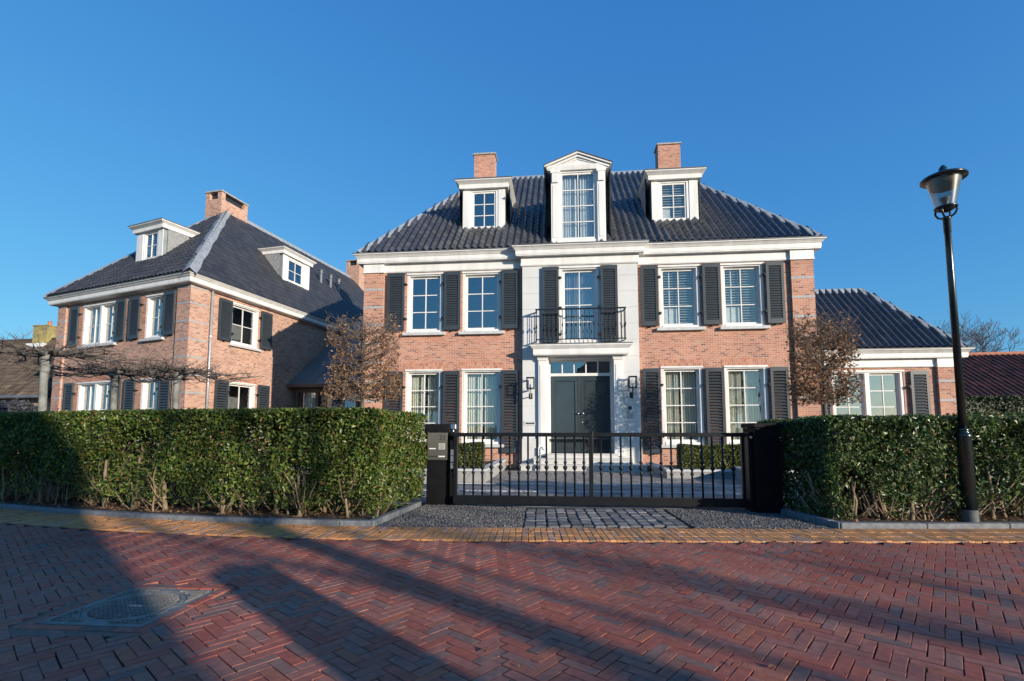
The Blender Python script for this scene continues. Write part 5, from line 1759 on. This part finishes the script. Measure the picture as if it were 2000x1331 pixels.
for z in (0.55, 0.66, 0.76): mb.box(PL, 0.358, 0.416, -0.06, -0.052, z, z + 0.09)
mb.build("reflector", M['zinc_dark'], lpil)
mb = MB(); mb.box(PL, 0.36, 0.45, -0.14, -0.02, 1.17, 1.25); mb.box(PL, 0.385, 0.415, -0.10, -0.06, 1.122, 1.17); mb.build("warning_light", M['steel'], lpil, bev=0.01)
# right pillar
PR = Fr((3.425, 6.92, 0), (0.995, -0.06, 0), (-0.06, -0.995, 0))
rpil = thing("gate_pillar", "plain black gate pillar with a flat cap at the right end of the gate, beside the hedge", "pillar", PR.p(0.17, -0.2, 0))
mb = MB(); mb.box(PR, 0.0, 0.34, -0.40, 0, -0.05, 1.185); mb.build("body", M['pillar'], rpil, bev=0.006)
mb = MB(); mb.box(PR, -0.025, 0.365, -0.425, 0.025, 1.187, 1.25); mb.build("cap", M['pillar'], rpil, bev=0.008)
mb = MB(); mb.box(PR, -0.06, -0.001, -0.32, -0.10, -0.05, 1.12); mb.build("guide_post", M['iron_gate'], rpil, bev=0.004)
P = PR.p(-0.03, -0.08, 1.05); mb = MB(); mb.tube([P, P + Vector((0, -0.03, 0))], 0.02, n=10); mb.build("bolt", M['steel'], rpil)

# ------------------------------------------------------------------ street lamp
LX, LY = 5.50, 5.98
lamp = thing("street_lamp", "tall dark street lamp with a tapered glass lantern at the edge of the road", "street lamp", (LX, LY, 0))
O = Vector((LX, LY, 0))
mb = MB(); mb.lathe(O, [(0.083, -0.05), (0.083, 0.185), (0.078, 0.195)], n=24); mb.build("foot", M['lamp_collar'], lamp, smooth=False)
mb = MB(); mb.lathe(O, [(0.077, 0.19), (0.074, 1.05), (0.079, 1.06), (0.079, 1.085), (0.074, 1.10), (0.062, 1.115), (0.055, 1.13), (0.058, 1.14), (0.058, 1.16), (0.045, 1.175)], n=24); mb.build("lower_column", M['lamp_green'], lamp, smooth=True)
mb = MB(); mb.lathe(O, [(0.043, 1.17), (0.036, 3.2), (0.034, 3.62), (0.040, 3.63), (0.040, 3.80), (0.046, 3.81), (0.046, 3.835)], n=20); mb.build("column", M['lamp_green'], lamp, smooth=True)
mb = MB()
for k in range(4):
    a = 2 * math.pi * k / 4 + 0.5
    d = Vector((math.cos(a), math.sin(a), 0))
    mb.tube([O + Vector((0, 0, 3.82)) + d * 0.03, O + Vector((0, 0, 3.85)) + d * 0.085, O + Vector((0, 0, 3.90)) + d * 0.112, O + Vector((0, 0, 3.955)) + d * 0.105], 0.012, n=6)
ring = [O + Vector((0.108 * math.cos(2 * math.pi * k / 24), 0.108 * math.sin(2 * math.pi * k / 24), 3.955)) for k in range(25)]
mb.tube(ring, 0.014, n=6, cap=False)
mb.lathe(O, [(0.03, 3.90), (0.10, 3.935), (0.10, 3.95), (0.0, 3.955)], n=20)
mb.build("lantern_cradle", M['lamp_green'], lamp, smooth=True)
mb = MB(); n = 32
prof = [(0.100, 3.96), (0.182, 4.335)]
rows = [[O + Vector((r * math.cos(2 * math.pi * k / n), r * math.sin(2 * math.pi * k / n), z)) for k in range(n + 1)] for r, z in prof]
mb.grid(rows)
rows = [[O + Vector(((r - 0.006) * math.cos(2 * math.pi * k / n), (r - 0.006) * math.sin(2 * math.pi * k / n), z)) for k in range(n + 1)] for r, z in prof]
mb.grid(rows)
mb.build("lantern_glass", M['lampglass'], lamp, smooth=True)
mb = MB(); mb.lathe(O, [(0.236, 4.325), (0.238, 4.345), (0.225, 4.36), (0.15, 4.395), (0.07, 4.42), (0.042, 4.43), (0.045, 4.47), (0.030, 4.50), (0.012, 4.52)], n=32); mb.build("lantern_cap", M['lamp_green'], lamp, smooth=True)
mb = MB(); mb.lathe(O, [(0.150, 4.22), (0.172, 4.33), (0.0, 4.335)], n=28); mb.build("reflector", M['lamp_inner'], lamp, smooth=True)
mb = MB(); mb.lathe(O, [(0.03, 3.955), (0.03, 4.0), (0.055, 4.07), (0.06, 4.085), (0.0, 4.09)], n=16); mb.build("bulb_holder", M['zinc_dark'], lamp, smooth=True)

# wall lanterns on the white bay
for s, lab in ((-1, "black wall lantern on the white bay left of the front door"), (1, "black wall lantern on the white bay right of the front door, above the entry panel")):
    t = thing("wall_lantern", lab, "lantern", F.p(1.57 * s, 0.24, 2.5), group="wall lanterns beside the front door")
    c = F.p(1.57 * s, 0.52, 0)
    LF2 = Fr(c, MU, MN)
    mb = MB()
    w = 0.11; z0_, z1_ = 2.48, 2.84; r = 0.013
    for a in (-w, w):
        for b in (-w, w):
            mb.box(LF2, a - r, a + r, b - r, b + r, z0_ + 2 * r, z1_ - 2 * r)
    for z in (z0_, z1_ - 2 * r):
        for q in ((-w - r, w + r, -w - r, -w + r), (-w - r, w + r, w - r, w + r), (-w - r, -w + r, -w + r, w - r), (w - r, w + r, -w + r, w - r)):
            mb.box(LF2, *q, z, z + 2 * r)
    mb.build("lantern_frame", M['iron'], t)
    mb = MB()
    mb.tube([LF2.p(0, 0, 2.20), LF2.p(0, 0, 2.50)], 0.022, n=8)
    mb.tube([LF2.p(0, -0.27, 2.26), LF2.p(0, -0.1, 2.26), LF2.p(0, 0.0, 2.28)], 0.018, n=8)
    mb.box(LF2, -0.05, 0.05, -0.282, -0.262, 2.18, 2.36)
    mb.build("bracket", M['iron'], t)
    mb = MB(); mb.tube([LF2.p(0, 0, 2.50), LF2.p(0, 0, 2.62)], [0.028, 0.024], n=8); mb.build("candle", M['plate'], t)

# slim dark pillar with floodlight in the left garden
sp_ = thing("garden_post", "slim dark square post with a small floodlight left of the brown-leaved tree", "post", (-4.66, 13.0, 0))
SF = Fr((-4.66, 13.0, 0), (1, 0, 0), (0, -1, 0))
mb = MB(); mb.box(SF, -0.14, 0.13, -0.25, 0, -0.05, 2.98); mb.build("shaft", M['slate_post'], sp_, bev=0.01)
mb = MB(); mb.box(SF, 0.13, 0.24, -0.14, -0.10, 2.70, 2.74); mb.box(SF, 0.22, 0.42, -0.2, 0.02, 2.68, 2.86); mb.box(SF, 0.20, 0.46, -0.22, 0.06, 2.86, 2.885); mb.build("floodlight", M['iron'], sp_, bev=0.01)

# ------------------------------------------------------------------ trees
def grow(mb, P, d, L, r, depth, spread=0.6, up=0.15, n=5, twigs=None, ratio=0.72, kids=(2, 3), bend=0.15, minr=0.004):
    pts = [P]; q = Vector(P); dd = Vector(d).normalized()
    k = 4
    for i in range(k):
        dd = (dd + Vector((random.gauss(0, bend), random.gauss(0, bend), random.gauss(0, bend) + up * .25))).normalized()
        q = q + dd * (L / k); pts.append(q.copy())
    mb.tube(pts, [max(minr, r * (1 - 0.45 * i / k)) for i in range(k + 1)], n if r > 0.03 else 4 if r > 0.012 else 3, cap=False)
    if twigs is not None: twigs.extend(pts[1:])
    if depth <= 0: return
    for _ in range(random.randint(*kids)):
        a = Vector((random.gauss(0, 1), random.gauss(0, 1), random.gauss(0, 0.6))); a.normalize()
        nd = (dd * (1 - spread * .5) + a * spread + Vector((0, 0, up))).normalized()
        grow(mb, pts[random.choice((2, 3, 4, 4))], nd, L * ratio * random.uniform(.8, 1.15), r * 0.55, depth - 1, spread, up, n, twigs, ratio, kids, bend, minr)

def standard_tree(x, y, w, dep, z0, z1, label, nleaf, seed):
    """clear stem with a square-trained crown still carrying brown leaves"""
    random.seed(seed)
    t = thing("trained_tree", label, "tree", (x, y, 0), group="square-trained trees with brown winter leaves")
    mb = MB(); zt = z0 + (z1 - z0) * 0.55
    path = [Vector((x, y, -0.05)), Vector((x + .02, y, z0 * .5)), Vector((x - .01, y, z0)), Vector((x + .02, y, (z0 + zt) / 2)), Vector((x, y + .02, zt)), Vector((x + .03, y, z1 - .25))]
    mb.tube(path, [.062, .055, .052, .042, .03, .014], 8)
    mb.build("trunk", M['bark'], t, smooth=True)
    pts = []
    for k in range(32):
        for _ in range(5):
            mb = MB()
            T = Vector((x + random.uniform(-.5, .5) * w, y + random.uniform(-.5, .5) * dep, random.uniform(z0 - .02, z1)))
            ed = max(abs(T.x - x) / (w / 2), (T.z - z0) / (z1 - z0) * .98)
            if abs(T.x - x) / (w / 2) > .8 and T.z > z1 - .3: T.z -= .25
            if random.random() < .35: T.x = x + random.choice((-1, 1)) * w * random.uniform(.42, .5)
            hz = T.z - random.uniform(.15, .75) * (0.35 + abs(T.x - x) / w)
            f = min(max((hz - z0) / (zt - z0), 0.0), 1.0)
            S = path[2].lerp(path[4], f) if hz < zt else path[4].lerp(path[5], min(1, (hz - zt) / (z1 - zt)))
            m1 = S.lerp(T, .38) + Vector((random.gauss(0, .05), random.gauss(0, .05), random.gauss(-.02, .04)))
            m2 = S.lerp(T, .72) + Vector((random.gauss(0, .05), random.gauss(0, .05), random.gauss(0, .05)))
            L_ = (T - S).length
            r_ = .005 + .006 * L_
            mb.tube([S, m1, m2, T], [r_, r_ * .75, r_ * .5, .003], 4, cap=False)
            pts += [T, T]
            for q, e in ((m1, .3), (m2, .28), (m2.lerp(T, .5), .24), (T, .22), (T, .18)):
                for _ in range(2):
                    d = Vector((random.gauss(0, 1), random.gauss(0, .8), random.gauss(.35, .7))).normalized() * e * random.uniform(.6, 1.2)
                    p2 = q + d
                    p2 = Vector((min(max(p2.x, x - w * .52), x + w * .52), min(max(p2.y, y - dep * .52), y + dep * .52), min(max(p2.z, z0 - .08), z1 + .08)))
                    mb.tube([q, q.lerp(p2, .55) + Vector((0, 0, random.gauss(0, .015))), p2], [.0048, .0038, .0024], 3, cap=False)
                    pts += [p2]
            mb.build("branch", M['twig'], t)
    pts = np.array([p[:] for p in pts])
    wt = np.clip(1.15 - (pts[:, 2] - z0) / (z1 - z0) * 1.0, 0.16, None); wt /= wt.sum()
    idx = rng.choice(len(pts), nleaf, p=wt)
    c = pts[idx] + rng.normal(0, .02, (nleaf, 3))
    m = nleaf // 2                                     # the other half hangs through the clipped box itself
    zz = z0 - .05 + (z1 - z0) * rng.beta(1.05, 1.7, m)
    taper = np.clip(1.0 - 0.55 * np.clip((zz - (z1 - .45)) / .45, 0, 1) ** 2, .4, 1)
    xx = rng.uniform(-.5, .5, m); xx = np.sign(xx) * (np.abs(xx) * 2) ** .8 * .5
    c[:m] = np.stack([x + xx * w * taper, y + rng.uniform(-.5, .5, m) * dep, zz], 1) + rng.normal(0, .03, (m, 3))
    leaf_cloud("leaves", c, np.tile((0, -0.6, 0.3), (nleaf, 1)), M['leaf_brown'], t, L=.068, W=.036, tilt=1.0)
    return t
standard_tree(-3.92, 12.8, 1.75, 0.9, 2.02, 4.25, "square-trained tree with brown winter leaves before the left corner of the big house", 3900, 21)
standard_tree(7.43, 11.6, 1.42, 0.65, 1.86, 4.0, "square-trained tree with brown winter leaves before the right corner of the big house", 5200, 22)

def roof_tree(x, y, z, r, label, seed, rx=1.0):
    """plane tree trained flat like a roof"""
    random.seed(seed)
    t = thing("plane_tree", label, "tree", (x, y, 0), group="bare plane trees trained flat like a roof")
    mb = MB()
    mb.tube([(x, y, -0.05), (x + .02, y, z * .4), (x - .02, y, z * .8), (x, y, z)], [.085, .07, .066, .085], 10)
    mb.lathe((x, y, z - .05), [(.07, -.08), (.12, .0), (.10, .09), (.03, .13)], n=9)
    mb.build("trunk", M['bark_plane'], t, smooth=True)
    for k in range(16):
        a = 2 * math.pi * k / 16 + random.uniform(-.15, .15)
        d = Vector((math.cos(a) * rx, math.sin(a), 0))
        mb = MB()
        pts = [Vector((x, y, z + random.uniform(-.03, .06)))]
        L = r * random.uniform(.8, 1.05)
        for i in range(1, 7):
            pts.append(pts[0] + d * L * i / 6 + Vector((random.gauss(0, .04), random.gauss(0, .04), random.gauss(0, .03) + .05 * math.sin(i))))
        mb.tube(pts, [.03, .025, .02, .016, .013, .010, .006], 5)
        for i in range(1, 7):
            for _ in range(4):
                q = pts[i]; dd = Vector((d.x + random.gauss(0, .9), d.y + random.gauss(0, .9), random.gauss(0.18, .22))).normalized()
                ll = random.uniform(.18, .55)
                m1 = q + dd * ll * .5 + Vector((0, 0, random.gauss(0, .02)))
                mb.tube([q, m1, m1 + dd * ll * .5 + Vector((0, 0, random.uniform(-.02, .08)))], [.008, .006, .003], 3, cap=False)
            if random.random() < .5:
                mb.tube([pts[i] - d * .03, pts[i], pts[i] + d * .03], [.01, .028, .01], 5)
        mb.build("branch", M['twig'], t)
roof_tree(-9.32, 9.7, 2.66, 1.75, "flat-trained bare plane tree with a pale trunk, nearest to the left edge of the view", 31)
roof_tree(-9.45, 11.6, 2.50, 1.5, "flat-trained bare plane tree in the middle of the three, before the corner house", 32)
roof_tree(-8.05, 11.7, 2.52, 1.45, "flat-trained bare plane tree furthest right of the three, nearest to the downpipe corner", 33)

def bare_tree(x, y, hgt, label, seed, mat='twig_far', r=0.16, group=None, depth=5, base=0.35, spread=.62, kids=(2, 3), bm='bark'):
    random.seed(seed)
    t = thing("bare_tree", label, "tree", (x, y, 0), group=group)
    mb = MB(); top = Vector((x, y, hgt * base))
    mb.tube([(x, y, -.1), (x + .05, y, hgt * base * .5), top], [r * 1.3, r, r * .9], 8)
    mb.build("trunk", M[bm], t, smooth=True)
    for k in range(5):
        a = 2 * math.pi * k / 5 + random.uniform(-.4, .4)
        mb = MB()
        grow(mb, top - Vector((0, 0, .15 * k)), Vector((math.cos(a) * .7, math.sin(a) * .7, 1.0)), hgt * .24, r * .6, depth, spread=spread, up=.18, ratio=.74, kids=kids, minr=.010)
        mb.build("branch", M[mat], t)
    return t
bare_tree(31.8, 35.0, 9.4, "bare spreading tree rising behind the red-tiled roof at the right", 41, r=.2, depth=5, kids=(3, 3))
bare_tree(40.5, 40.0, 7.6, "small bare tree at the right edge behind the red roof ridge", 43, r=.16, depth=4, kids=(3, 3))
bare_tree(-38.5, 36.0, 10.2, "bare tree rising behind the old mossy roof at the left edge", 42, r=.16, depth=4)

# dark bushy heap behind the far left of the hedge
ds = thing("dark_shrub", "dark leafless shrub behind the left end of the hedge, under the plane tree", "shrub", (-10.4, 10.0, 0))
C = []; 
for c_ in ((-10.8, 10.1, 1.25, .55), (-10.15, 10.0, 1.35, .42), (-9.75, 10.1, 1.15, .42), (-11.4, 10.2, 1.2, .6)):
    d = rng.normal(0, 1, (2600, 3)); d /= np.linalg.norm(d, axis=1, keepdims=True)
    C.append(np.array(c_[:3]) + d * c_[3] * rng.uniform(.55, 1.05, (2600, 1)))
C = np.concatenate(C)
leaf_cloud("foliage", C, np.tile((0, -.5, .5), (len(C), 1)), M['tarp'], ds, L=.10, W=.05)
random.seed(5)
mb = MB()
for k in range(14):
    a = random.uniform(0, 6.28); P = Vector((-10.4 + random.uniform(-.6, .6), 10.0, 0))
    mb.tube([P, P + Vector((math.cos(a) * .3, 0, .8)), P + Vector((math.cos(a) * .8, .1, 1.4 + random.uniform(-.2, .25)))], [.03, .025, .012], 5)
mb.build("stem", M['twig'], ds)

# ------------------------------------------------------------------ neighbours left and right
OF = Fr((-27.0, 27.5, 0), (0.97, -0.18, 0), (-0.18, -0.97, 0))
oh = thing("old_house", "old low house with a mossy brown roof and lichen-yellow chimney at the left edge", "house", OF.p(-8, -4, 0))
mb = MB(); mb.box(OF, -22, 1.2, -8, 0, -0.1, 3.1); mb.build("wall", M['yellowbrick'], oh)
mb = MB()
ez, rz, rd = 3.1, 7.25, 4.0
q = [OF.p(-22, .5, ez), OF.p(1.5, .5, ez), OF.p(1.5, -rd, rz), OF.p(-22, -rd, rz), OF.p(1.5, -8.5, ez), OF.p(-22, -8.5, ez)]
mb.face([q[0], q[1], q[2], q[3]]); mb.face([q[3], q[2], q[4], q[5]]); mb.face([q[1], q[4], q[2]]); mb.face([q[0], q[3], q[5]]); mb.face([q[5], q[4], q[1], q[0]])
mb.build("roof", M['deck'], oh)
oup = (OF.p(0, -rd, rz) - OF.p(0, .5, ez))
ot_me = pantile_mesh("roof_tile", M['oldtile'], amp=.03)
roof_field(oh, OF.p(0, .5, ez), OF.U, oup, [(-21.9, .02), (1.5, .02), (1.5, oup.length), (-21.9, oup.length)], [], ot_me, nobj=120, jit=.012)
mb = MB(); mb.tube([OF.p(-22, -rd, rz + .06), OF.p(1.5, -rd, rz + .06)], .12, n=8); mb.build("ridge_tile", M['oldtile'], oh)
mb = MB(); mb.tube([OF.p(-22, .6, ez - .02), OF.p(1.5, .6, ez - .02)], .08, n=8); mb.build("gutter", M['zinc_dark'], oh)
oc = chimney(oh, OF, -5.6, -4.45, -4.6, -3.6, 6.2, 8.15, bricks='lichen', capmat='lichen')
mb = MB(); mb.lathe(OF.p(-4.95, -4.1, 8.22), [(.12, 0), (.11, .32), (.13, .34), (.05, .36)], n=10); mb.build("chimney_pot", M['redridge'], oc)
mb = MB(); mb.box(OF, -5.7, -4.35, -3.58, -3.3, 6.55, 6.95); mb.build("white_flashing", M['white'], oc)

RHF = Fr((22.6, 23.0, 0), (0.985, -0.17, 0), (-0.17, -0.985, 0))
rh = thing("red_roofed_house", "low building with a dark red tiled hip roof at the right edge behind the lamp", "house", RHF.p(8, -4, 0))
mb = MB(); mb.box(RHF, -0.9, 24, -9, 0, -0.1, 2.5); mb.build("wall", M['brick_side'], rh)
q = [RHF.p(-1.4, .5, 2.45), RHF.p(24, .5, 2.45), RHF.p(24, -4.2, 5.35), RHF.p(0.2, -4.2, 5.35), RHF.p(-1.4, -9, 2.45)]
mb = MB(); mb.face([q[0], q[1], q[2], q[3]]); mb.face([q[4], q[0], q[3]]); mb.face([q[3], q[2], RHF.p(24, -9, 2.45), q[4]]); mb.build("roof", M['deck'], rh)
rup = RHF.p(0, -4.2, 5.35) - RHF.p(0, .5, 2.45)
rt_me = pantile_mesh("roof_tile", M['redtile'], w=.27, L=.46, amp=.03)
roof_field(rh, RHF.p(0, .5, 2.45), RHF.U, rup, [(-1.35, .02), (23.9, .02), (23.9, rup.length), (0.2, rup.length)], [], rt_me, w=.27, exp=.37, nobj=120)
mb = MB(); mb.tube([q[3] + Vector((0, 0, .07)), q[2] + Vector((0, 0, .07))], .11, n=8); mb.build("ridge_tile", M['redridge'], rh)
mb = MB(); mb.tube([q[0], q[3]], .10, n=6); mb.build("hip_tile", M['redtile'], rh)
def far_hedge(x0, x1, y, d, z0, z1, n, mat, label, L=.12, W=.06, ydrop=0.0):
    t = thing("far_hedge", label, "hedge", ((x0 + x1) / 2, y, 0))
    Fh = Fr((x0, y, 0), (x1 - x0, ydrop, 0), (ydrop, -(x1 - x0), 0))
    Ls = math.hypot(x1 - x0, ydrop)
    c, nn = box_points(Fh, 0, Ls, -d, 0, z0, z1, n, skin=.1)
    leaf_cloud("foliage", c, nn, M[mat], t, L=L, W=W)
    mb = MB(); mb.box(Fh, .15, Ls - .15, -d + .15, -.15, 0, z1 - .18); mb.build("twig_core", M['leaf_dark'], t)
far_hedge(15.2, 27, 17.5, 1.4, 0.0, 2.42, 30000, 'leaf_dark', "tall dark conifer hedge below the red roof at the right edge")
far_hedge(9.2, 15.0, 9.6, .8, 0.0, 1.50, 14000, 'leaf_box', "second clipped hedge with a yellowish top behind the street lamp", L=.07, W=.045)

# ------------------------------------------------------------------ across the street, behind the camera: what throws the long shadows
nh = thing("neighbour_house", "steep-gabled house across the street, behind the viewpoint", "house", (6.0, -16.5, 0))
NF = Fr((0.50, -9.5, 0), (1, 0, 0), (0, 1, 0))
mb = MB(); mb.box(NF, 0.0, 10.0, -12, 0, -0.1, 5.9)
mb.face([NF.p(0, 0, 5.9), NF.p(10, 0, 5.9), NF.p(5, 0, 12.8)]); mb.face([NF.p(10, -12, 5.9), NF.p(0, -12, 5.9), NF.p(5, -12, 12.8)])
mb.build("wall", M['brick_side'], nh)
mb = MB()
for s in (0, 10):
    e0_, e1_ = NF.p(s, .02, 5.9), NF.p(s, -12, 5.9); r0_, r1_ = NF.p(5, .02, 12.8), NF.p(5, -12, 12.8)
    d = Vector((0, 0, .12))
    mb.face([e0_ + d, e1_ + d, r1_ + d, r0_ + d]); mb.face([e0_, e0_ + d, r0_ + d, r0_]); mb.face([e0_, e1_, e1_ + d, e0_ + d])
mb.build("roof", M['redtile'], nh)
for k in range(3):
    for z in (0.9, 3.6):
        mb = MB(); u = 1.2 + k * 3.1
        for q in ((u, u + .09, z, z + 1.7), (u + 1.2, u + 1.29, z, z + 1.7), (u + .09, u + 1.2, z, z + .09), (u + .09, u + 1.2, z + 1.61, z + 1.7)):
            mb.box(NF, q[0], q[1], 0.001, .05, q[2], q[3])
        w_ = mb.build("window", M['white'], nh)
        inst("pane", pane_mesh(1.11, 1.52, M['glass_sky']), w_, NF.mat(u + .09, .02, z + .09))
bp_ = thing("shadow_pier", "unseen pier added behind the viewpoint to throw the broad shadow band", "pier", (4.47, -2.60, 0))  # unseen caster, added and sized to lay the broad shadow band on the road
mb = MB(); mb.box(WORLD, 4.31, 4.63, 2.44, 2.76, -0.05, 2.13); mb.build("shaft", M['brick'], bp_)
mb = MB(); mb.box(WORLD, 4.30, 4.64, 2.43, 2.77, 2.13, 2.2); mb.build("cap", M['concrete'], bp_, bev=.01)

def street_tree(x, y, hgt, r, label, seed, base=.55, limbs=5, depth=4, spread=.55):
    random.seed(seed)
    t = thing("street_tree", label, "tree", (x, y, 0), group="bare street trees across the road")
    mb = MB(); top = Vector((x, y, hgt * base))
    mb.tube([(x, y, -.1), (x + .04, y, hgt * base * .3), (x, y + .03, hgt * base * .7), top], [r * 1.3, r, r * .92, r * .8], 10)
    mb.build("trunk", M['bark'], t, smooth=True)
    for k in range(limbs):
        a = 2 * math.pi * k / limbs + random.uniform(-.4, .4)
        mb = MB()
        grow(mb, top - Vector((0, 0, .35 * k)), Vector((math.cos(a) * .75, math.sin(a) * .75, .9)), hgt * .2, r * .45, depth, spread=spread, up=.15, ratio=.72, kids=(2, 3), minr=.006)
        mb.build("branch", M['twig'], t)
street_tree(12.8, -9.8, 8.5, .165, "stout bare street tree across the road", 51, base=.62)
street_tree(15.6, -11.85, 9.0, .06, "slender bare street tree behind the stout one across the road", 56, base=.8, limbs=3, depth=3)
street_tree(18.5, -13.5, 9.0, .16, "second bare street tree further off across the road", 52, base=.5)
street_tree(24.0, -16.5, 8.0, .15, "third bare street tree further off across the road", 53, base=.45)

street_tree(36.0, -13.0, 8.5, .15, "fourth bare street tree, far along the road", 54, base=.42)
street_tree(43.0, -18.0, 9.5, .17, "fifth bare street tree, furthest along the road", 55, base=.4)
far_hedge(18.0, 62.0, -7.6, 1.0, 0.0, 1.7, 9000, 'leaf_dark', "clipped dark hedge on the far side of the road", L=.2, W=.12)

cc = []
for _ in range(150):
    (x, y), d = pl_interp(BACK, random.uniform(7.0, 21.0))
    o_ = abs(random.gauss(0, .35)) + .02
    cc.append((x + d[1] * o_, y - d[0] * o_, 0.012 + random.uniform(0, .006)))
for _ in range(45):
    cc.append((random.uniform(-4, 5), random.uniform(2.4, 5.2), 0.010))
lit = leaf_cloud("fallen_leaves", cc, np.tile((0, 0, 1.0), (len(cc), 1)), M['leaf_brown'], None, L=.038, W=.022, tilt=.3)
tag(lit, "scattered dry brown leaves lying along the kerb and on the road", "leaves")
